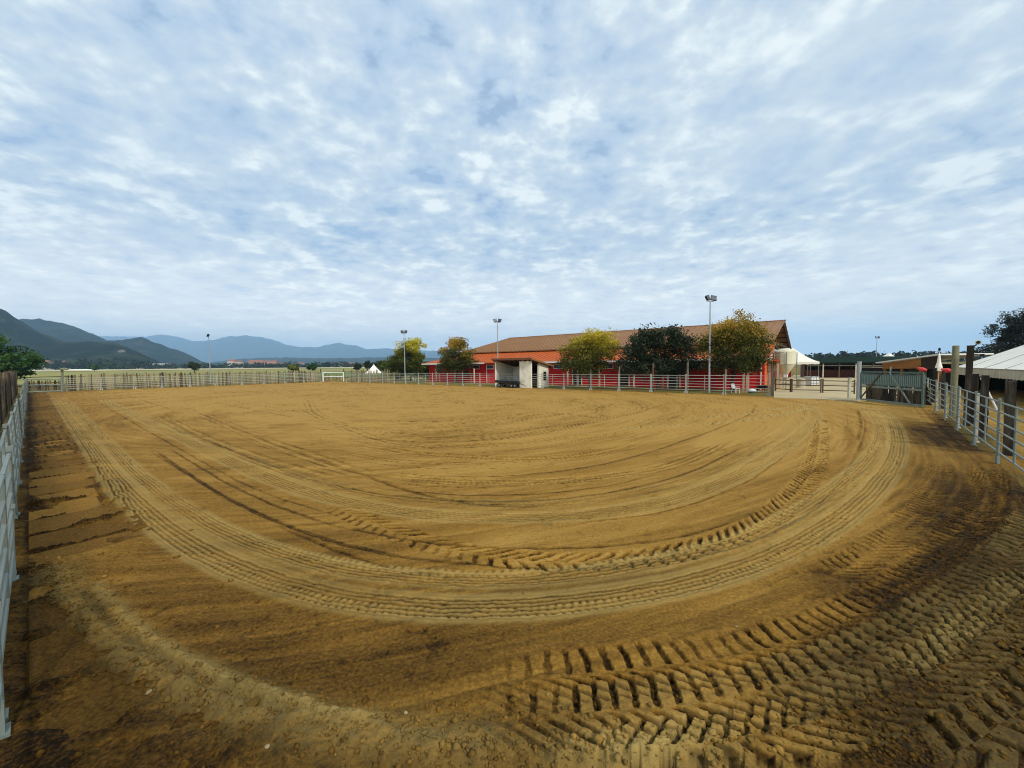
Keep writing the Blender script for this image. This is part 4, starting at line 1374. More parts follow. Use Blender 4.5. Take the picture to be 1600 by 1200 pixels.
def palisade(A, B, h, step_, label, mats, hvar=0.12, skip=0.04, rails=True):
    d = B - A
    L = d.length
    t = empty('board_fence', (A.x, A.y, 0), math.atan2(d.y, d.x), label, 'board fence')
    ms = sum([plank_meshes(6, h, m_) for m_ in mats], [])
    x = 0.0
    while x < L:
        if random.random() > skip:
            inst('plank', random.choice(ms), t, (x, random.uniform(-.02, .02), -0.05), (random.uniform(-.03, .03), random.uniform(-.025, .025), random.uniform(-.15, .15)), (1, 1, 1 + random.uniform(-hvar, hvar)))
        x += step_ * random.uniform(0.8, 1.25)
    if rails:
        for z in (0.5, h * 0.72):
            b = MB(); b.beam((0, 0.06, z), (L, 0.06, z), 0.05, 0.12)
            b.build('cross_rail', mats[0], t)
    return t


def off(p, n, k): return Vector((p.x + n.x * k, p.y + n.y * k, 0))


# outward normals
nL = -LNRM
nFR = E2.copy()
nFL = Vector(((FL_B - FL_A).normalized().y, -(FL_B - FL_A).normalized().x, 0))
if (FARC - NEAR).dot(nFL) < 0 and (FL_A - LF_B).dot(nFL) < 0: nFL = -nFL
if (G(300, 604) - G(300, 640)).dot(nFL) < 0: nFL = -nFL
lp0 = off(LF_B - LDIR * 5.0, nL, 0.75); lp1 = off(LF_A, nL, 0.75)
palisade(lp0, lp1, 2.62, 0.27, 'dark rough slab board fence behind the long left fence', [M['slab_wood'], M['old_wood'], M['slab_wood']], 0.10, 0.08)
palisade(off(at_px(104, FL_A, FL_B), nFL, 0.9), off(at_px(500, FL_A, FL_B), nFL, 0.9), 2.30, 0.25, 'weathered board fence with gaps behind the far end fence', [M['grey_wood'], M['grey_wood'], M['grey_wood'], M['slab_wood']], 0.06, 0.07)
palisade(off(at_px(540, FR_A, FR_B), nFR, 0.9), off(at_px(606, FR_A, FR_B), nFR, 0.9), 2.3, 0.27, 'short weathered board fence right of the white gate', [M['grey_wood'], M['grey_wood']], 0.08, 0.2)
palisade(G(505, 594.5), G(537, 594), 1.35, 0.36, 'low boards closing the gap behind the white gate', [M['grey_wood'], M['slab_wood']], 0.12, 0.1)
palisade(off(G(42, 611), Vector((-.7, .7, 0)), 0.6), off(G(97, 609.5), Vector((-.7, .7, 0)), 0.6), 1.45, 0.24, 'low dark boards behind the grey corner gate', [M['old_wood'], M['slab_wood']], 0.06, 0.0)
gb0, gb1 = G(1346, 625), G(1443, 634)
gn = Vector(((gb1 - gb0).y, -(gb1 - gb0).x, 0)).normalized()
if gn.dot(Vector((gb0.x, gb0.y, 0))) < 0: gn = -gn
palisade(off(gb0, gn, 0.45), off(gb1, gn, 0.45), 1.30, 0.13, 'brown upright boards behind the big slatted gate', [M['slab_wood'], M['slab_wood'], M['old_wood']], 0.05, 0.0)

# --- gates


def simple_gate(name, A, B, zs, label, cat, mat, pr=0.09, ph=None, rr=0.045):
    d = B - A
    t = empty(name, (A.x, A.y, 0), math.atan2(d.y, d.x), label, cat)
    L = d.length
    ph = ph or zs[-1] + 0.05
    for x in (0, L):
        b = MB(); b.tube((x, 0, -0.05), (x, 0, ph), pr, n=10); b.tube((x, 0, ph), (x, 0, ph + 0.02), pr * 1.05, pr * 0.8, 10); b.build('gate_post', mat, t, True)
    for z in zs:
        b = MB(); b.tube((pr, 0, z), (L - pr, 0, z), rr, n=8); b.build('rail', mat, t, True)
    return t


simple_gate('gate', G(505, 596.4), G(537, 596.0), [0.95, 1.78], 'white two rail gate in the far corner of the arena', 'gate', M['white'], 0.13, 1.85, 0.08)
simple_gate('gate', G(43, 614.5), G(97, 612.6), [0.16, 0.98, 1.72], 'grey three rail gate in the left corner of the arena', 'gate', M['galv'], 0.09, 1.85, 0.06)

# the big gate: frame, slatted upper half, two diagonals over an open lower half
ga, gb = GATE_L, GATE_R
gd = gb - ga
GL_ = gd.length
gt = empty('slatted_gate', (ga.x, ga.y, 0), math.atan2(gd.y, gd.x), 'large green grey metal gate with slatted upper half and two diagonal braces', 'gate')
x0, x1 = 0.16, GL_ - 0.12
def gpart(name, a, b, w, h, mat='galv_green'):
    q = MB(); q.beam(a, b, w, h); return q.build(name, M[mat], gt)
gpart('frame_bar', (x0, 0, 2.12), (x1, 0, 2.12), 0.07, 0.11)
gpart('frame_bar', (x0, 0, 1.08), (x1, 0, 1.08), 0.07, 0.12, 'galv')
gpart('frame_bar', (x0, 0, 0.14), (x1, 0, 0.14), 0.07, 0.11, 'galv')
gpart('frame_bar', (x0, 0.002, 0.2), (x0, 0.002, 2.06), 0.1, 0.1)
gpart('frame_bar', (x1, 0.002, 0.2), (x1, 0.002, 2.06), 0.1, 0.1)
gpart('frame_bar', (x0 + .2, 0, 1.24), (x1 - .2, 0, 1.24), 0.04, 0.05)
gpart('frame_bar', (x0 + .2, 0, 1.98), (x1 - .2, 0, 1.98), 0.04, 0.05)
gpart('brace', (x0 + 0.1, -0.09, 0.2), (GL_ * 0.40, -0.09, 2.10), 0.05, 0.09, 'rust')
gpart('brace', (GL_ * 0.52, -0.09, 2.14), (x1 - 0.75, -0.09, 0.2), 0.05, 0.09, 'galv')
gpart('latch', (GL_ * 0.52, -0.02, 2.2), (GL_ * 0.52, -0.02, 2.5), 0.06, 0.06, 'galv')
sl = MB(); sl.beam((0, 0, 1.27), (0, 0, 1.955), 0.05, 0.055)
sl = sl.mesh('slat', M['galv_green'])
ns = 34
for i in range(ns):
    inst('slat', sl, gt, (x0 + 0.14 + (x1 - x0 - 0.28) * i / (ns - 1), 0, 0))
for px, py, h, r, lab, mt in [(1341, 625.5, 2.85, 0.13, 'thick pale steel hinge post at the yard end of the slatted gate', 'pole')]:
    p = G(px, py)
    t = empty('gate_post', (p.x, p.y, 0), 0, lab, 'post')
    b = MB(); b.tube((0, 0, -0.1), (0, 0, h), r, n=12); b.build('shaft', M[mt], t, True)
    b = MB(); b.tube((0, 0, h), (0, 0, h + 0.04), r * 1.1, r * 0.9, 12); b.build('cap', M['galv_green'], t)
    b = MB(); b.box((0.12, -0.02, 0.5), (0.18, 0.08, 0.1)); b.box((0.12, -0.02, 1.8), (0.18, 0.08, 0.1)); b.build('hinge', M['galv_green'], t)
p = G(1338, 624.5)
t = empty('gate_post', (p.x - .12, p.y + .5, 0), 0, 'lower grey post beside the thick hinge post', 'post')
b = MB(); b.box((0, 0, 0.75), (0.16, 0.16, 1.7)); b.build('shaft', M['galv_pale'], t)
b = MB(); b.box((0, 0, 1.62), (0.2, 0.2, 0.05)); b.build('cap', M['galv_pale'], t)


# --- wooden posts
def wood_post(p, h, r, label, mat, group=None, square=False, lean=0.0, name='wooden_post'):
    b = MB()
    if square:
        vs = []
        zs = [-0.1, h * 0.3, h * 0.65, h]
        for z in zs:
            k = r * random.uniform(0.92, 1.06)
            ox, oy = random.uniform(-.01, .01), random.uniform(-.01, .01)
            vs += [(ox - k, oy - k * .8, z), (ox + k, oy - k * .8, z + (random.uniform(-.03, .03) if z == h else 0)), (ox + k, oy + k * .8, z), (ox - k, oy + k * .8, z)]
        fs = [(3, 2, 1, 0), (12, 13, 14, 15)]
        for j in range(3):
            a = 4 * j
            fs += [(a + q, a + (q + 1) % 4, a + 4 + (q + 1) % 4, a + 4 + q) for q in range(4)]
        b.add(vs, fs)
    else:
        prof = [(r * 1.05, -0.1), (r * 1.03, h * .2), (r * .97, h * .5), (r, h * .8), (r * .96, h - .02), (r * .85, h)]
        b.lathe((0, 0, 0), prof, 12)
        b.v = [(x + random.uniform(-.006, .006), y + random.uniform(-.006, .006), z) for x, y, z in b.v]
    o = b.build(name, mat, None, not square)
    o.location = (p.x, p.y, 0)
    o.rotation_euler = (0, lean, math.atan2(p.y, p.x))
    tag(o, label, 'post', group)
    return o


RN = Vector((-(RF_B - RF_A).normalized().y, (RF_B - RF_A).normalized().x, 0))
if (FARC - RF_A).dot(RN) > 0: RN = -RN                   # out of the arena
for px, h, r, k, lab, mat, sq in [
        (1460, 2.35, 0.12, 0.5, 'short dark stump post nearest the slatted gate', 'old_wood', True),
        (1474, 2.15, 0.11, 0.5, 'short dark post left of the tall mossy round post', 'old_wood', True),
        (1491, 3.62, 0.135, 0.5, 'tall mossy round post above the right fence', 'green_post', False),
        (1513.5, 3.50, 0.135, 0.5, 'tall black square post carrying the small lamp', 'old_wood', True),
        (1524, 2.25, 0.12, 0.8, 'grey streaked short post right behind the tall black post', 'old_wood', True),
        (1539, 2.30, 0.13, 0.5, 'black square post in front of the marquee, left of the leaning white pole', 'old_wood', True),
        (1580, 2.22, 0.135, 0.5, 'rough dark post with peeling bark nearest the camera on the right fence', 'old_wood', True)]:
    p = off(at_px(px, off(RF_A, RN, k), off(RF_B, RN, k)), RN, 0)
    wood_post(p, h, r, lab, M[mat], 'old posts behind the right fence', sq)
for px, lab in [(1450, 'pale flat post behind the panel joint next to the slatted gate'), (1465, 'pale flat post at the joint left of the short dark posts'), (1479.5, 'pale flat post at the joint left of the tall mossy post'),
                (1500, 'pale flat post at the joint between the two tallest posts'), (1529, 'pale flat post at the joint before the marquee')]:
    p = at_px(px, off(RF_A, RN, 0.14), off(RF_B, RN, 0.14))
    b = MB(); b.box((0, 0, 0.82), (0.15, 0.06, 1.74)); b.box((0, 0, 1.70), (0.17, 0.07, 0.03)); b.box((0, 0, 0.02), (0.24, 0.14, 0.05))
    o = b.build('flat_post', M['galv_pale'], None)
    o.location = (p.x, p.y, 0); o.rotation_euler = (0, 0, math.atan2((RF_A - RF_B).y, (RF_A - RF_B).x))
    tag(o, lab, 'post', 'pale posts of the right fence')
for px, h, r in [(723, 2.1, .08), (779, 1.9, .08), (923, 2.3, .09), (968, 2.6, .09), (1020.5, 2.9, .09), (1074.5, 3.0, .12), (1134, 2.3, .11)]:
    p = at_px(px, off(FR_A, nFR, 0.35), off(FR_B, nFR, 0.35))
    near_ = {723: 'in front of the small orange tinged tree', 779: 'in front of the cream hut', 923: 'under the yellow tree', 968: 'left of the dark tree', 1020.5: 'in front of the dark tree trunk', 1074.5: 'left of the tallest lamp pole', 1134: 'right of the tallest lamp pole'}[px]
    wood_post(p, h, r, 'weathered wooden post ' + near_, M['post_wood'], 'weathered posts of the barn side fence', True)
for px, py, h, r, lab, mat in [(99, 611.8, 2.95, 0.16, 'tall mossy post at the corner gate', 'green_post'), (255, 605.5, 2.3, 0.17, 'dark brown post standing among the far end boards', 'old_wood'),
                               (501.5, 596.3, 2.5, 0.10, 'dark post left of the white gate', 'old_wood'), (537.7, 595.8, 2.5, 0.10, 'dark post right of the white gate', 'old_wood'),
                               (472, 597.2, 2.2, 0.12, 'dark post between far end boards near the white gate', 'old_wood'), (1206.5, 619.5, 2.3, 0.15, 'square wooden end post at the yard opening', 'post_wood')]:
    wood_post(G(px, py), h, r, lab, M[mat], None, True)
p = G(1200.5, 618.5)
b = MB(); b.tube((0, 0, -.05), (0, 0, 2.0), 0.06, n=10); b.box((0, 0, 0.02), (0.25, 0.25, 0.05))
o = b.build('steel_post', M['galv'], None, True); o.location = p; tag(o, 'galvanised pipe post beside the wooden end post', 'post')
# round top on the corner post
p = G(99, 611.8)
b = MB(); b.lathe((0, 0, 0), [(0.1, 0), (0.34, 0.04), (0.4, 0.12), (0.3, 0.2), (0.08, 0.24)], 12)
o = b.build('bucket', M['green_post'], None, True); o.location = (p.x + 0.30, p.y, 2.86); o.rotation_euler = (0.15, 0.2, 0); tag(o, 'upturned bowl on top of the mossy corner post', 'bowl')
# small lamp on the tall black post
p = at_px(1513.5, off(RF_A, RN, 0.5), off(RF_B, RN, 0.5))
t = empty('post_lamp', (p.x, p.y, 3.50), math.atan2(p.y, p.x) - math.pi / 2, 'small bracket lamp fixed on top of the tall black post', 'lamp')
b = MB(); b.tube((0.05, 0, -0.1), (0.22, 0, 0.08), 0.025, n=8); b.tube((0.0, -0.05, -0.35), (0.30, -0.05, -0.42), 0.02, n=8); b.build('bracket', M['black'], t)
b = MB(); b.tube((0.22, -0.06, 0.12), (0.22, 0.08, 0.12), 0.10, n=14); b.build('lamp_ring', M['cream'], t, True)
b = MB(); b.tube((0.22, -0.08, 0.12), (0.22, -0.055, 0.12), 0.065, n=14); b.build('lens', M['black'], t, True)
b = MB(); b.box((0.34, -0.05, -0.42), (0.14, 0.1, 0.09)); b.build('junction_box', M['black'], t)

# --- floodlight poles
HOUS = MB(); HOUS.box((0, 0, 0), (0.50, 0.14, 0.46)); HOUS.box((0, 0.10, 0), (0.36, 0.08, 0.3)); HOUS.box((0, -0.075, 0.225), (0.54, 0.06, 0.03)); HOUS.box((0, -0.075, -0.225), (0.54, 0.06, 0.03)); HOUS = HOUS.mesh('floodlight', M['black'])
LENS = MB(); LENS.box((0, 0, 0), (0.19, 0.012, 0.17)); LENS = LENS.mesh('lens', M['lens'])


def floodlight_pole(px, Y, top_z, label, face, heads=2, spread=0.30, r=0.075):
    p = gpt(px, Y)
    t = empty('floodlight_pole', (p.x, p.y, p.z), face, label, 'floodlight', 'floodlight poles round the arena')
    H = top_z - p.z
    b = MB(); b.tube((0, 0, -0.1), (0, 0, H * 0.5), r * 1.3, r * 1.1, 10); b.tube((0, 0, H * 0.5), (0, 0, H - 0.25), r * 0.95, r * 0.7, 10); b.build('pole', M['pole'], t, True)
    b = MB(); b.box((0, 0, H - 0.28), (spread * 2.2 + 0.1, 0.08, 0.06)); b.build('crossbar', M['pole'], t)
    for s in ((-1, 1) if heads == 2 else (0,)):
        h = inst('floodlight', HOUS, t, (s * spread, -0.06, H), (R(-22), R(s * 9), R(s * -18)))
        for a in (-0.115, 0.115):
            for c in (-0.10, 0.10):
                inst('lens', LENS, h, (a, -0.076, c))
    return t


def topz(px, py, Y): return W(px, py, Y).z


floodlight_pole(1108.5, 38.2, topz(1109, 466, 38.2), 'tallest looking floodlight pole, in front of the russet tree', R(15), spread=.33)
floodlight_pole(778, 60, topz(778, 501, 60), 'floodlight pole rising behind the cream hut', R(0), spread=.33)
floodlight_pole(632.5, 70, topz(632.5, 518.5, 70), 'floodlight pole in front of the green and yellow tree', R(-10), spread=.33)
floodlight_pole(328, 75, topz(328, 524, 75), 'floodlight pole standing before the pale mountains', R(-60), spread=.2)
fp = floodlight_pole(1369, 100, topz(1369, 527, 100), 'distant floodlight pole with outspread lamps above the yard', R(30), spread=.85)

# ------------------------------------------------------------------ red barn (local x along the fence, y away from it)
C0 = Vector((26.4, 41.5, 0))
barn = empty('barn', C0, YAW, 'long red barn with brown and orange two part roof', 'barn')
LX = -53.4
def bpart(name, mat, mb): return mb.build(name, M[mat], barn)
bpart('front_wall', 'red_wall', MB().bx(LX, 0, 0, 0.25, -0.1, 3.25))
bpart('left_wall', 'red_wall', MB().bx(LX, LX + 0.25, 0.253, 42, -0.1, 3.25))
bpart('end_wall', 'orange_wall', MB().prism([(-0.25, 0.253, -0.1), (-0.25, 6, -0.1), (-0.25, 6, 5.0), (-0.25, 0.253, 3.3)], (0.28, 0, 0)))
bpart('rear_wall', 'red_wall', MB().bx(LX + 0.3, 0, 41.7, 42, -0.1, 3.25))
bpart('inner_wall', 'timber', MB().bx(-3.75, -3.6, 6.0, 36, -0.1, 5.2))
# upper roof
zr, ze = 8.95, 5.35
fs_ = MB().slab([(-50.8, 5.5, ze), (0.3, 5.5, ze), (0.3, 21, zr), (-50.8, 21, zr)], 0.16); bpart('upper_roof_slope', 'roof_brown', fs_)
fs_ = MB().slab([(-50.8, 21.003, zr), (0.3, 21.003, zr), (0.3, 36.5, ze), (-50.8, 36.5, ze)], 0.16); bpart('upper_roof_slope', 'roof_brown', fs_)
bpart('ridge_cap', 'roof_brown', MB().prism([(-50.9, 20.6, zr - 0.03), (-50.9, 21, zr + 0.09), (-50.9, 21.4, zr - 0.03)], (51.3, 0, 0)))
rb = MB(); rb.beam((0, 5.48, ze + 0.03), (0, 20.85, zr + 0.0), 0.09, 0.07); rb = rb.mesh('roof_rib', M['roof_brown'])
for i in range(58):
    inst('roof_rib', rb, barn, (-50.6 + i * 0.89, 0, 0.0))
# lean-to roof round the front and the left end
l0, l1 = 3.32, 5.15
bpart('lower_roof_slope', 'roof_orange', MB().slab([(LX - 0.9, -0.9, l0), (0.5, -0.9, l0), (0.5, 6.2, l1), (-51.0, 6.2, l1)], 0.12))
bpart('lower_roof_slope', 'roof_orange', MB().slab([(LX - 0.9, 42.9, l0), (LX - 0.9, -0.897, l0), (-51.003, 6.2, l1), (-51.003, 35.8, l1)], 0.12))
bpart('left_gable', 'timber', MB().prism([(-50.5, 5.9, 5.0), (-50.5, 21, 8.75), (-50.5, 36.1, 5.0)], (0.2, 0, 0)))
rb = MB(); rb.beam((0, -0.88, l0 + 0.03), (0, 6.1, l1 + 0.03), 0.10, 0.06); rb = rb.mesh('roof_rib', M['roof_orange'])
for i in range(56):
    inst('roof_rib', rb, barn, (-50.2 + i * 0.92, 0, 0))
for x0_, x1_ in ((LX - 0.9, -38.6), (-32.0, 0.7)):
    bpart('gutter', 'gutter', MB().bx(x0_, x1_, -1.08, -0.93, l0 - 0.22, l0 + 0.02))
for x_ in (-56.5, -38.8, -31.5, -14, -0.3):
    bpart('downpipe', 'gutter', MB().tube((x_, -0.12, 0), (x_, -0.12, 3.2), 0.06))
# gable end: rafters, purlins, tie beams
for x_ in (0.05, -1.7, -3.3):
    for y0_, y1_ in ((5.6, 21), (36.4, 21)):
        bpart('rafter', 'timber', MB().beam((x_, y0_, ze - 0.32), (x_, y1_, zr - 0.32), 0.16, 0.28))
    bpart('tie_beam', 'timber', MB().beam((x_, 7, ze - 0.1), (x_, 35, ze - 0.1), 0.16, 0.3))
for f in (0.12, 0.3, 0.48, 0.66, 0.84):
    for sgn in (-1, 1):
        y_ = 21 + sgn * 15.4 * (1 - f)
        z_ = ze + (zr - ze) * f - 0.26
        bpart('purlin', 'timber', MB().beam((-4, y_, z_), (0.2, y_, z_), 0.12, 0.16))
bpart('gable_boarding', 'timber', MB().prism([(-3.8, 6.3, 5.25), (-3.8, 21, 8.55), (-3.8, 35.7, 5.25)], (0.15, 0, 0)))
for y_ in (6.3, 14, 21, 28, 35.7):
    bpart('barn_post', 'cream_post', MB().bx(-0.55, -0.3, y_ - 0.15, y_ + 0.15, -0.1, 5.0))
bpart('porch_roof', 'roof_orange', MB().slab([(0.05, 1.6, 3.4), (1.2, 1.6, 3.0), (1.2, 6.0, 3.0), (0.05, 6.0, 3.4)], 0.14))
for y_ in (1.0, 3.3, 5.7):
    bpart('porch_post', 'cream_post', MB().bx(0.95, 1.1, y_ + 0.7, y_ + 0.85, -0.1, 2.88))
# high windows, stable doors, cream posts of the runs
def wall_point(px):
    d = ray(px, 570); n = Vector((d.y, -d.x, 0))
    s = -(C0.x * n.x + C0.y * n.y) / (E1.x * n.x + E1.y * n.y)
    return s
for px in (686, 703, 744, 766, 872, 950, 1005, 1085, 1128, 1162):
    x_ = wall_point(px)
    w = bpart('window', 'white', MB().bx(x_ - 0.75, x_ + 0.75, -0.04, 0.02, 2.25, 2.95))
    pn = MB().bx(x_ - 0.66, x_ + 0.66, -0.055, -0.042, 2.34, 2.86).build('pane', M['window_dark'], barn)
    pn.parent = w
for px in (902, 1053, 975):
    x_ = wall_point(px)
    d_ = bpart('stable_door', 'dark', MB().bx(x_ - 0.62, x_ + 0.62, -0.035, 0.03, 0.0, 2.15))  # near-black panel painted as the shade of an open doorway
    for s in (-1, 1):
        f = MB().bx(x_ + s * 0.7 - 0.07, x_ + s * 0.7 + 0.07, -0.09, 0.01, 0, 2.25).build('door_frame', M['cream_post'], barn); f.parent = d_
for i, px in enumerate((692, 722, 751, 896, 912, 945, 1043, 1064, 1166, 1173)):
    x_ = wall_point(px)
    q = barn.matrix_basis @ Vector((0, 0, 0))
    P = C0 + E1 * x_ - E2 * 1.6
    b = MB(); b.box((0, 0, 1.15), (0.16, 0.16, 2.4)); b.box((0, 0, 2.36), (0.2, 0.2, 0.05))
    o = b.build('paddock_post', M['cream_post'], None)
    o.location = P; o.rotation_euler = (0, 0, YAW)
    tag(o, 'cream paddock post by the red barn wall, %s from its far end' % ORD[i], 'post', 'cream posts along the barn wall')

# ------------------------------------------------------------------ cream hut
hA = G(773.5, 604.6); hB = G(830, 606.8)
hut_yaw = math.atan2((hB - hA).y, (hB - hA).x)
hut = empty('hut', hA, hut_yaw, 'open fronted cream hut with dark sloping roof beside the arena', 'hut')
hw, hd = (hB - hA).length, 3.6
def hpart(name, mat, mb, par=None): return mb.build(name, M[mat], par or hut)
hpart('side_wall', 'cream', MB().prism([(0, 0, -.05), (0, hd, -.05), (0, hd, 2.75), (0, 0, 3.45)], (0.22, 0, 0)))
bw = hpart('back_wall', 'cream', MB().bx(0.223, hw - 1.7, hd - 0.2, hd, -.05, 2.7))
hpart('window', 'white', MB().bx(1.6, 2.6, hd - 0.26, hd - 0.203, 0.9, 2.35), bw)
hpart('pane', 'window_dark', MB().bx(1.7, 2.5, hd - 0.28, hd - 0.263, 1.0, 2.25), bw)
hpart('inner_partition', 'timber', MB().bx(3.0, 4.6, hd - 0.7, hd - 0.6, -.05, 2.75))
hpart('front_wall', 'cream', MB().bx(hw - 1.85, hw, 0, 0.2, -.05, 3.38))
hpart('side_wall', 'cream', MB().prism([(hw - 0.2, 1.5, -.05), (hw - 0.2, hd, -.05), (hw - 0.2, hd, 2.7), (hw - 0.2, 1.5, 3.1)], (0.2, 0, 0)))
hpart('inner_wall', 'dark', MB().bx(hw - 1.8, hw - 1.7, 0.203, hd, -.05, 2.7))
sw = hpart('window_frame', 'dark', MB().bx(hw - 0.01, hw + 0.03, 2.5, 3.1, 0.9, 2.0))
hpart('hatch', 'dark', MB().bx(0.7, 1.15, -0.003, 0.02, 1.25, 1.9)) if False else None
rf = hpart('roof', 'roof_brown', MB().slab([(-0.2, -0.4, 3.72), (hw + 0.4, -0.4, 3.72), (hw + 0.4, hd + 0.6, 2.8), (-0.2, hd + 0.6, 2.8)], 0.2))
hpart('fascia', 'fascia', MB().bx(-0.2, hw + 0.4, -0.46, -0.403, 3.52, 3.76), rf)
for y_ in np.linspace(0.1, hw - 0.1, 9):
    hpart('rafter', 'timber', MB().beam((y_, -0.35, 3.43), (y_, hd + 0.5, 2.5), 0.09, 0.12))
# low black trailer in front of the hut
tA = G(779, 605.0)
tr = empty('trailer', tA, hut_yaw, 'low black flat trailer parked in the mouth of the cream hut', 'trailer')
tr.location = hA + (hB - hA).normalized() * 0.7 + Vector((-(hB - hA).normalized().y, (hB - hA).normalized().x, 0)) * -0.75
tl = hw - 2.4
MB().bx(0, tl, 0, 1.1, 0.62, 0.74).build('bed', M['black'], tr)
for y_ in (0.0, 1.04):
    MB().bx(0.02, tl - 0.02, y_ + 0.003, y_ + 0.05, 0.743, 0.95).build('side_board', M['black'], tr)
MB().bx(0.4, tl - 0.4, 0.3, 0.8, 0.45, 0.617).build('chassis', M['rust'], tr)
MB().tube((tl, 0.55, 0.55), (tl + 0.9, 0.55, 0.35), 0.04).build('drawbar', M['rust'], tr)
for x_ in (0.7, tl - 0.9, tl - 0.35):
    for y_ in (0.12, 0.98):
        w = MB().tube((x_, y_ - 0.09, 0.28), (x_, y_ + 0.09, 0.28), 0.28, n=18).build('wheel', M['tyre'], tr, True)
        MB().tube((x_, y_ - 0.10, 0.28), (x_, y_ + 0.10, 0.28), 0.13, n=12).build('rim', M['galv'], w, True)

# ------------------------------------------------------------------ silo and yard things
sp = gpt(1226.5, 43)
silo = empty('feed_silo', sp, 0.3, 'cream feed silo with conical bottom on four legs', 'silo')
MB().lathe((0, 0, 0), [(0.25, 1.55), (0.32, 1.6), (0.93, 2.62), (0.96, 2.7), (0.96, 2.76), (0.95, 2.8), (0.95, 3.95), (0.98, 3.98), (0.9, 4.15), (0.45, 4.28), (0.43, 4.36), (0.1, 4.38)], 28).build('tank', M['silo'], silo, True)
MB().lathe((0, 0, 0), [(0.975, 2.68), (0.99, 2.70), (0.99, 2.76), (0.975, 2.78)], 28).build('flange', M['silo'], silo, True)
MB().lathe((0, 0, 0), [(0.2, 1.2), (0.3, 1.25), (0.3, 1.56), (0.2, 1.6)], 16).build('outlet', M['plastic'], silo, True)
for k in range(4):
    a = math.pi / 4 + k * math.pi / 2
    MB().tube((1.05 * math.cos(a), 1.05 * math.sin(a), -.05), (1.05 * math.cos(a), 1.05 * math.sin(a), 3.9), 0.045).build('leg', M['galv'], silo, True)
MB().tube((-1.15, -0.3, 0.3), (-1.15, -0.3, 4.1), 0.025).tube((-1.15, 0.15, 0.3), (-1.15, 0.15, 4.1), 0.025).build('ladder_rail', M['galv'], silo)
for k in range(12):
    MB().tube((-1.15, -0.3, 0.5 + k * 0.3), (-1.15, 0.15, 0.5 + k * 0.3), 0.015, n=6).build('rung', M['galv'], silo)
# cream cabinet between barn and silo
cp = gpt(1206, 44)
t = empty('cabinet', cp, YAW, 'grey cream cabinet on posts left of the silo', 'cabinet')
MB().bx(-0.5, 0.5, -0.4, 0.4, 1.9, 3.0).build('body', M['cream'], t)
MB().bx(-0.02, 0.02, -0.43, -0.403, 1.95, 2.95).build('door_seam', M['rust'], t)
for x_ in (-0.42, 0.42):
    MB().bx(x_ - 0.05, x_ + 0.05, -0.3, -0.2, -.05, 1.897).build('leg', M['galv'], t)


def gazebo(px, Y, w, eave, peak, label, group='white pop up tents', pole=True, rz=0.0):
    p = gpt(px, Y)
    t = empty('gazebo', p, rz, label, 'gazebo', group)
    h = w / 2
    n = 6
    b = MB()
    # four sagging faces
    for k in range(4):
        a0 = k * math.pi / 2
        c, s = math.cos(a0), math.sin(a0)
        vs = []
        for i in range(n + 1):
            f = i / n
            z = eave + (peak - eave) * (f ** 1.35)
            e = h * (1 - f)
            for q in (-1, 1):
                x_, y_ = e * q, -e
                vs.append((x_ * c - y_ * s, x_ * s + y_ * c, z))
        fs = [(2 * i, 2 * i + 1, 2 * i + 3, 2 * i + 2) for i in range(n)]
        b.add(vs, fs)
    b.build('canopy', M['canvas'], t)
    for k in range(4):
        a0 = k * math.pi / 2
        c, s = math.cos(a0), math.sin(a0)
        m_ = MB()
        pts = []
        for i in range(13):
            x_ = -h + w * i / 12
            pts.append((x_, eave - 0.28 - 0.04 * abs(math.sin(i * math.pi / 2))))
        poly = [(-h, -h, eave)] + [(x_, -h, z_) for x_, z_ in pts] + [(h, -h, eave)]
        m_.prism([(x_ * c - y_ * s, x_ * s + y_ * c, z_) for x_, y_, z_ in poly], (0.015 * s, -0.015 * c, 0))
        m_.build('valance', M['canvas'], t)
    for sx in (-1, 1):
        for sy in (-1, 1):
            MB().tube((sx * (h - .06), sy * (h - .06), -.05), (sx * (h - .06), sy * (h - .06), eave - 0.02), 0.03).build('leg', M['galv'], t, True)
    MB().tube((0, 0, peak - 0.05), (0, 0, peak + 0.15), 0.05, 0.02).build('finial', M['canvas'], t)
    return t


gazebo(1238, 50, 4.6, 2.9, 4.7, 'white gazebo with pointed roof behind the feed silo', rz=YAW + .2)
gazebo(1388, 82, 4.6, 2.7, 4.5, 'white gazebo peak behind the slatted gate', rz=0.2)
gazebo(584, 92, 3.6, 1.5, 3.4, 'small white party tent right of the white gate', rz=0.3)
# white tank and low things in the yard
p = gpt(1268, 47)
t = empty('water_tank', p, 0.2, 'square white water container under the gazebo', 'tank')
MB().bx(-0.55, 0.55, -0.5, 0.5, 0.14, 1.15).build('container', M['plastic'], t)
MB().bx(-0.6, 0.6, -0.55, 0.55, -.03, 0.137).build('pallet', M['grey_wood'], t)
MB().lathe((0, 0, 1.15), [(0.12, 0), (0.12, 0.06), (0.05, 0.07)], 12).build('lid', M['black'], t)
for x_ in (-0.56, -0.19, 0.19, 0.56):
    MB().bx(x_ - 0.015, x_ + 0.015, -0.53, -0.503, 0.14, 1.16).build('cage_bar', M['galv'], t)
for z_ in (0.4, 0.75, 1.12):
    MB().bx(-0.57, 0.57, -0.56, -0.533, z_ - .015, z_ + .015).build('cage_bar', M['galv'], t)
p = gpt(1252, 44)
t = empty('drum', p, 0, 'pale metal drum left of the white water container', 'drum')
MB().lathe((0, 0, 0), [(0.4, 0), (0.42, 0.02), (0.42, 0.4), (0.44, 0.42), (0.42, 0.44), (0.42, 0.95), (0.44, 0.98), (0.40, 1.0)], 18).build('shell', M['galv_pale'], t, True)
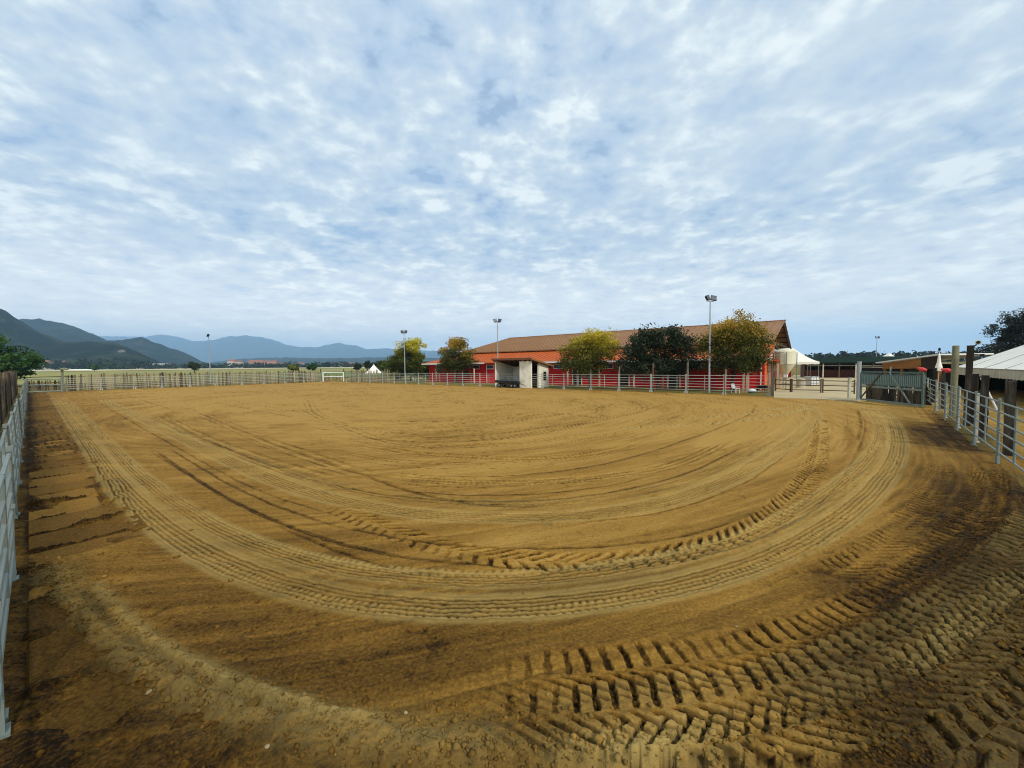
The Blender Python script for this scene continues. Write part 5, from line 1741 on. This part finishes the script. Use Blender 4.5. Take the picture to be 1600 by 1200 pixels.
MB().lathe((0, 0, 1.0), [(0.38, 0), (0.38, 0.03), (0.1, 0.035)], 18).build('lid', M['galv_pale'], t)


def chair(px, Y, rz, label):
    p = gpt(px, Y)
    t = empty('garden_chair', p, rz, label, 'chair')
    MB().bx(-.24, .24, -.23, .23, .42, .45).build('seat', M['plastic'], t)
    MB().prism([(-.24, .2, .453), (.24, .2, .453), (.21, .32, .88), (-.21, .32, .88)], (0, .03, 0)).build('backrest', M['plastic'], t)
    for sx in (-1, 1):
        MB().bx(sx * .26 - .02, sx * .26 + .02, -.2, .26, .62, .65).build('armrest', M['plastic'], t)
        for sy in (-1, 1):
            MB().beam((sx * .21, sy * .2, .418), (sx * .25, sy * .24, 0), .05, .05).build('leg', M['plastic'], t)


chair(1150, 37.5, 0.4, 'white plastic garden chair behind the fence right of the tallest lamp pole')
chair(646, 75, 2.6, 'white plastic garden chair under the green and yellow tree')
p = gpt(1176, 37)
t = empty('sandpit_shell', p, 0, 'green tub with a white domed lid by the end of the barn', 'tub')
MB().lathe((0, 0, 0), [(0.28, -.02), (0.36, 0.2), (0.35, 0.26)], 18).build('tub', M['green_tarp'], t, True)
MB().lathe((0, 0, 0.262), [(0.36, 0), (0.3, 0.09), (0.15, 0.15), (0.03, 0.17)], 18).build('lid', M['plastic'], t, True)
p = gpt(1193, 37.5)
t = empty('wheelbarrow', p, 2.2, 'dark wheelbarrow beside the orange barn end', 'wheelbarrow')
b = MB(); tp = [(-.5, -.35, .75), (.5, -.3, .7), (.5, .3, .7), (-.5, .35, .75)]; bt = [(-.25, -.2, .35), (.3, -.2, .35), (.3, .2, .35), (-.25, .2, .35)]
b.hexa(bt + tp); b.build('tray', M['black'], t)
MB().beam((.65, -.1, .25), (-.9, -.3, .62), .04, .04).build('handle', M['rust'], t); MB().beam((.65, .1, .25), (-.9, .3, .62), .04, .04).build('handle', M['rust'], t)
MB().tube((.68, -.05, .22), (.68, .05, .22), .22, n=16).build('wheel', M['tyre'], t, True)
MB().beam((-.2, -.2, .36), (-.25, -.22, 0), .04, .04).build('leg', M['rust'], t); MB().beam((-.2, .2, .36), (-.25, .22, 0), .04, .04).build('leg', M['rust'], t)

# rusty pen rails across the yard
pens = [G(1211, 611.5), G(1236.5, 613.5), G(1284.5, 614.5), G(1337, 616.5)]
for i, lab in enumerate(('rusty three rail fence below the feed silo', 'rusty three rail fence in front of the white water container', 'rusty three rail fence next to the slatted gate')):
    A, B = pens[i], pens[i + 1]
    d = B - A
    t = empty('pen_fence', A, math.atan2(d.y, d.x), lab, 'rail fence', 'rusty pen fences in the yard')
    L = d.length - 0.1
    for z_ in (0.28, 0.72, 1.15):
        MB().tube((0.05, 0, z_), (L, 0, z_), 0.042).build('rail', M['rust'], t, True)
    for x_ in (0.04, L):
        MB().bx(x_ - .05, x_ + .05, -.05, .05, -.05, 1.3).build('post', M['rust'], t)
# dark stable row
sA, sB = gpt(1258, 73), gpt(1440, 66)
sd = sB - sA
st = empty('stable_row', (sA.x, sA.y, 0), math.atan2(sd.y, sd.x), 'low dark stable row with green roof across the yard', 'stable')
L = sd.length
MB().slab([(-.5, -2.2, 2.75), (L + .5, -2.2, 2.75), (L + .5, 4.4, 3.75), (-.5, 4.4, 3.75)], 0.16).build('roof', M['stable_roof'], st)
MB().bx(-.5, L + .5, -2.27, -2.203, 2.55, 2.78).build('fascia', M['stable_roof'], st)
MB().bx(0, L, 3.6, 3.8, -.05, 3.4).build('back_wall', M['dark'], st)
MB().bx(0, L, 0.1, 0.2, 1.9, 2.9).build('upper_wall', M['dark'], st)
nb = 7
for i in range(nb + 1):
    x_ = L * i / nb
    MB().bx(x_ - .09, x_ + .09, -2.1, -1.92, -.05, 2.55).build('roof_post', M['galv_pale'] if i % 2 else M['rust'], st)
    MB().bx(x_ - .06, x_ + .06, 0.1, 3.6, -.05, 2.6).build('partition', M['stable_front'], st)
for i in range(nb):
    x_ = L * i / nb
    MB().bx(x_ + .08, x_ + L / nb - .08, 0.0, 0.09, 0.0, 1.45).build('stable_door', M['stable_front'], st)
    MB().tube((x_ + .1, -1.95, 2.2), (x_ + L / nb - .1, -1.95, 2.2), 0.04).build('rail', M['galv_pale'], st)

# timber shelter with white roof edge
hA2 = gpt(1385, 47); hB2 = gpt(1472, 40)
sd = hB2 - hA2
sh = empty('timber_shelter', (hA2.x, hA2.y, 0), math.atan2(sd.y, sd.x), 'timber shelter with orange beams and white roof edge behind the slatted gate', 'shelter')
L = sd.length
za, zb = 2.62, 3.42
MB().prism([(-.8, -.6, za), (L + .3, -.6, zb), (L + .3, -.6, zb + .14), (-.8, -.6, za + .14)], (0, 4.8, 0)).build('roof', M['gutter'], sh)
MB().prism([(-.1, -.35, za - 1.0 + .35), (L * .72, -.35, za - .55), (L * .72, -.35, zb - .32), (-.1, -.35, za - .02)], (0, .16, 0)).build('beam', M['orange_timber'], sh)
MB().prism([(L * .725, -.33, 2.0), (L, -.33, 2.0), (L, -.33, zb - .08), (L * .725, -.33, zb - .3)], (0, .12, 0)).build('end_boarding', M['timber'], sh)
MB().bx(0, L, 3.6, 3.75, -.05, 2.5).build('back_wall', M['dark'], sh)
for f in (0.02, 0.36, 0.7, 1.0):
    MB().bx(L * f - .1, L * f + .1, -.3, -.1, -.05, 1.9 + .3 * f).build('support_post', M['orange_timber'], sh)
MB().bx(L * .1, L * .9, 1.0, 1.8, .7, .78).build('shelf', M['timber'], sh)
MB().bx(-4.2, L + 1.0, 0.2, 0.3, -.05, 2.1).build('shade_sheet', M['dark'], sh)  # dark sheet added to stand for the shaded shelter interior
MB().bx(-4.2, 0, .15, .35, 2.103, 2.2).build('rail', M['galv_pale'], sh)
# folded parasol, red bundles, tarp
p = gpt(1467, 36)
t = empty('parasol', p, 0, 'closed white parasol with a dark finial behind the short posts', 'parasol')
MB().tube((0, 0, -.05), (0, 0, 3.75), 0.03).build('pole', M['cream_post'], t, True)
MB().lathe((0, 0, 0), [(0.05, 1.9), (0.26, 1.95), (0.24, 2.3), (0.14, 2.7), (0.08, 3.3), (0.03, 3.6)], 10).build('canopy', M['canvas'], t)
MB().lathe((0, 0, 0), [(0.03, 3.72), (0.08, 3.8), (0.09, 3.95), (0.02, 4.05)], 8).build('finial', M['black'], t)
MB().lathe((0, 0, 0), [(0.35, -.02), (0.35, .08), (0.06, .12)], 12).build('base', M['concrete'], t)
for px, Y, r, z, lab in [(1441, 38, .32, 2.05, 'red rolled cloth under the end of the white roof edge'), (1481, 34.5, .4, 2.0, 'red rolled cloth left of the tall mossy post')]:
    p = gpt(px, Y)
    t = empty('awning_roll', p, math.atan2(p.y, p.x), lab, 'awning')
    b = MB(); b.tube((0, -r, z - .1), (0, 0, z), .10, .22, 10); b.tube((0, 0, z), (0, r, z + .12), .22, .07, 10); b.build('cloth', M['red_cloth'], t, True)
    b = MB(); b.tube((0, -r * .8, -.05), (0, -r * .8, z - .22), .04); b.build('prop', M['rust'], t)
    b = MB(); b.tube((0, r * .8, -.05), (0, r * .8, z - .18), .04); b.build('prop', M['rust'], t)
p = gpt(1449, 42)
tree('bush', p, [((0, 0, 2.2), (1.3, 1.2, 1.0)), ((.5, 0, 1.2), (1.2, 1, 1.0))], 1800, .12, M['leaf_fresh'], 'grey green bush behind the shelter and the closed parasol', None, .06, 1.2, 61, cat='bush', spread=.3, limbs=4)
# leaning white pole and its trestle
p = at_px(1552, off(RF_A, RN, 2.0), off(RF_B, RN, 2.0))
t = empty('leaning_pole', p, math.atan2(p.y, p.x) - math.pi / 2, 'white pole leaning in front of the marquee', 'pole')
MB().tube((0.28, 0, -.03), (-0.42, 0, 1.95), 0.045).build('shaft', M['white'], t, True)
MB().tube((-0.1, .3, -.03), (-0.38, 0, 1.80), 0.03).build('strut', M['rust'], t)

# ------------------------------------------------------------------ marquee
T0 = Vector((44.5, 40.0, 0))
mq = empty('marquee', T0, YAW, 'large white marquee with cream scalloped valance beside the right fence', 'marquee')
ML, MW, me_, mr_ = 34.0, 14.0, 2.2, 6.3
NS = 10
def sag(f): return me_ + (mr_ - me_) * f ** 1.08
def roofface(pts_fn, name):
    b = MB(); vs = []; n1, n2 = 12, 10
    for i in range(n1 + 1):
        for j in range(n2 + 1):
            vs.append(pts_fn(i / n1, j / n2))
    fs = [(i * (n2 + 1) + j, i * (n2 + 1) + j + 1, (i + 1) * (n2 + 1) + j + 1, (i + 1) * (n2 + 1) + j) for i in range(n1) for j in range(n2)]
    b.add(vs, fs)
    b.build(name, M['canvas'], mq, True)
hm = MW / 2
# side towards the fence: local x 0 eave -> hm ridge ; y 0 (far hip) -> -ML
roofface(lambda a, f: (hm * f, -(hm * f) - (ML - 2 * hm * f) * a, sag(f) + 0.10 * math.sin(a * math.pi * 6) * f * (1 - f) * 2), 'roof_panel')
roofface(lambda a, f: (MW - hm * f, -(hm * f) - (ML - 2 * hm * f) * a, sag(f)), 'roof_panel')
roofface(lambda a, f: (hm * f + (MW - 2 * hm * f) * a, -hm * f, sag(f)), 'roof_panel')
roofface(lambda a, f: (hm * f + (MW - 2 * hm * f) * a, -ML + hm * f, sag(f)), 'roof_panel')
for k in range(1, 7):
    y_ = -ML * k / 7
    fmax = min(1, -y_ / hm, (ML + y_) / hm)
    b = MB()
    for i in range(8):
        f0, f1 = fmax * i / 8, fmax * (i + 1) / 8
        b.beam((hm * f0, y_, sag(f0) + .02), (hm * f1, y_, sag(f1) + .02), .05, .03)
    b.build('roof_seam', M['seam'], mq)
b = MB()
for i in range(8):
    f0, f1 = i / 8, (i + 1) / 8
    b.beam((hm * f0, -hm * f0, sag(f0) + .02), (hm * f1, -hm * f1, sag(f1) + .02), .06, .03)
b.build('roof_seam', M['seam'], mq)
def valance(x_, axis):
    b = MB()
    n = 96 if axis == 'y' else 40
    Lq = ML if axis == 'y' else MW
    up, lo = [], []
    for i in range(n * 4 + 1):
        f = i / (n * 4)
        z = me_ - 0.66 - 0.05 * abs(math.sin(f * n * math.pi))
        w = 0.03 * math.sin(f * n * math.pi)
        if axis == 'y': up.append((x_, -Lq * f, me_ + .01)); lo.append((x_ - w, -Lq * f, z))
        else: up.append((Lq * f, x_, me_ + .01)); lo.append((Lq * f, x_ + w, z))
    k = len(up)
    b.add(up + lo, [(i, i + 1, k + i + 1, k + i) for i in range(k - 1)])
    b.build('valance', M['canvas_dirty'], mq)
    b = MB()
    n2 = 110 if axis == 'y' else 46
    for i in range(n2):
        f = (i + .25) / n2
        a = (x_ - .03, -Lq * f, me_ - .04) if axis == 'y' else (Lq * f, x_ + .03, me_ - .04)
        c = (0.02, Lq / n2 * .5, 0.06) if axis == 'y' else (Lq / n2 * .5, .02, .06)
        b.box(a, c)
    o = b.build('lacing', M['seam'], mq)
    o['kind'] = 'stuff'
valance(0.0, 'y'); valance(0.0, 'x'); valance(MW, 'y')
for k in range(8):
    y_ = -0.15 - (ML - .3) * k / 7
    for x_ in (0.12, MW - .12):
        MB().tube((x_, y_, -.05), (x_, y_, me_), .05).build('tent_pole', M['galv'], mq, True)
MB().bx(MW - .3, MW - .25, -ML + .2, -.2, 0, me_ - .1).build('shade_curtain', M['stable_roof'], mq)  # dark curtains added to stand for the shade under the marquee
MB().bx(.3, MW - .3, -.3, -.25, 0, me_ - .1).build('shade_curtain', M['stable_roof'], mq)
# tables in the shade of the marquee
for i, (yy, lab) in enumerate([(-14, 'dark trestle table under the far half of the marquee'), (-20, 'dark trestle table under the near half of the marquee')]):
    P = T0 + E1 * 3.0 + E2 * yy
    t = empty('trestle_table', P, YAW, lab, 'table')
    MB().bx(-.5, .5, -2, 2, .72, .77).build('tabletop', M['timber'], t)
    for y_ in (-1.6, 1.6):
        for x_ in (-.4, .4):
            MB().beam((x_, y_, 0), (x_ * .7, y_, .717), .06, .06).build('leg', M['timber'], t)
    for x_ in (-.95, .95):
        MB().bx(x_ - .15, x_ + .15, -2, 2, .42, .46).build('bench_seat', M['timber'], t)
        for y_ in (-1.6, 1.6):
            MB().bx(x_ - .1, x_ + .1, y_ - .03, y_ + .03, 0, .417).build('leg', M['timber'], t)

# ------------------------------------------------------------------ far town


def house(px0, px1, py_top, Y, depth, wall, label, roof='town_roof', pitch=0.22, group='buildings of the far town', base=None, cat='building'):
    a, b_ = gpt(px0, Y), gpt(px1, Y)
    zt = W((px0 + px1) / 2, py_top, Y).z
    w = (b_ - a).length
    zb = a.z - 1.0 if base is None else base
    t = empty('far_building', (a.x, a.y, 0), 0, label, cat, group)
    hr = w * 0.0 + (zt - zb) * pitch
    MB().bx(0, w, 0, depth, zb, zt - hr).build('wall', M[wall], t)
    e = w * .02
    MB().prism([(-e, -.6, zt - hr), (-e, depth / 2, zt), (-e, depth + .6, zt - hr)], (w + 2 * e, 0, 0)).build('roof', M[roof], t)
    n = max(2, int((px1 - px0) / 2.2))
    rows_ = max(1, int((zt - hr - zb) / 4.5))
    wm = MB().box((0, 0, 0), (w / n * .35, .3, 1.5)).mesh('window', M['window_dark'])
    for r_ in range(rows_):
        for k in range(n):
            inst('window', wm, t, (w * (k + .5) / n, -.1, zb + 2.8 + r_ * (zt - hr - zb - 1.5) / rows_))
    return t


house(355, 366, 561.5, 1500, 16, 'town_cream', 'pale tower like block at the left end of the far town')
house(364, 376, 563.5, 1450, 16, 'town_cream', 'lower pale block right of the tower like block')
house(387, 408, 562.5, 1500, 18, 'town_pink', 'long pink brick block in the middle of the far town, western wing')
house(404, 431, 563.3, 1460, 18, 'town_pink', 'long pink brick block, longer wing with several bays')
house(434, 450, 567.3, 1300, 16, 'town_cream', 'low cream house with red roof right of the pink block')
house(462, 474, 566.5, 1250, 14, 'town_cream', 'low white house between two round field trees')
house(503, 518, 567.4, 1200, 14, 'town_pink', 'reddish house above the left end of the white gate')
house(519, 534, 567.8, 1150, 14, 'town_cream', 'pale house above the right end of the white gate')
house(536.5, 539.5, 565.5, 1100, 8, 'town_cream', 'narrow white tower right of the white gate')
house(540, 552, 566.6, 1120, 14, 'town_pink', 'red roofed house before the dark tree')
house(563, 570, 567.0, 1100, 12, 'town_cream', 'small white house left of the party tent')
house(63, 71, 563.0, 790, 14, 'town_cream', 'white house at the foot of the dark mountain', group='houses at the mountain foot')
house(90, 98, 563.8, 790, 14, 'town_cream', 'pale house above the corner gate post', group='houses at the mountain foot')
house(163, 170, 565.5, 790, 14, 'town_cream', 'white house right of the light green tree', group='houses at the mountain foot')
house(172, 180, 566.3, 780, 14, 'town_cream', 'broad white house nearest the foothill', group='houses at the mountain foot')
house(212, 252, 568.2, 770, 25, 'town_cream', 'long low white shed below the quarry scar', 'gutter', .15, group='houses at the mountain foot')
c = W(131, 535.5, 1196)
house(129.3, 132.6, 533.8, 1194, 12, 'town_cream', 'small white chapel on the crest of the foothill', group='houses at the mountain foot', base=c.z - 6, cat='chapel')
for px0, px1, y0_, Y, lab in [(38, 52, 575.5, 505, 'long pale crop tunnel left of the mossy corner post'), (112, 146, 575.8, 505, 'long pale crop tunnel right of the mossy corner post')]:
    a, b_ = gpt(px0, Y), gpt(px1, Y)
    t = empty('crop_tunnel', a, 0, lab, 'greenhouse', 'crop tunnels in the stubble field')
    w = (b_ - a).length
    b = MB(); vs = [(x_, 4 * math.cos(q * math.pi / 8), 1.2 * math.sin(q * math.pi / 8)) for x_ in (0, w) for q in range(9)]
    b.add(vs, [(q, q + 1, q + 10, q + 9) for q in range(8)] + [tuple(range(8, -1, -1)), tuple(range(9, 18))])
    b.build('cover', M['canvas'], t)
    MB().bx(-.2, w + .2, -4.2, 4.2, -.5, -.003).build('base', M['concrete'], t)

# ------------------------------------------------------------------ the air
hz = bpy.data.materials.new('air')
hz.use_nodes = True
ht = NT(hz.node_tree)
ho = ht.n('ShaderNodeOutputMaterial')
hv = ht.n('ShaderNodeVolumePrincipled')
hv.inputs['Color'].default_value = HAZE_COL + (1,)
hv.inputs['Density'].default_value = HAZE_D
hv.inputs['Anisotropy'].default_value = 0.0
ht.link(hv.outputs[0], ho.inputs['Volume'])
b = MB(); b.bx(-20000, 20000, -10500, 19000, -2.0, 1150)
o = b.build('haze', hz, None)
tag(o, 'thin blue air over the whole plain', kind='stuff')
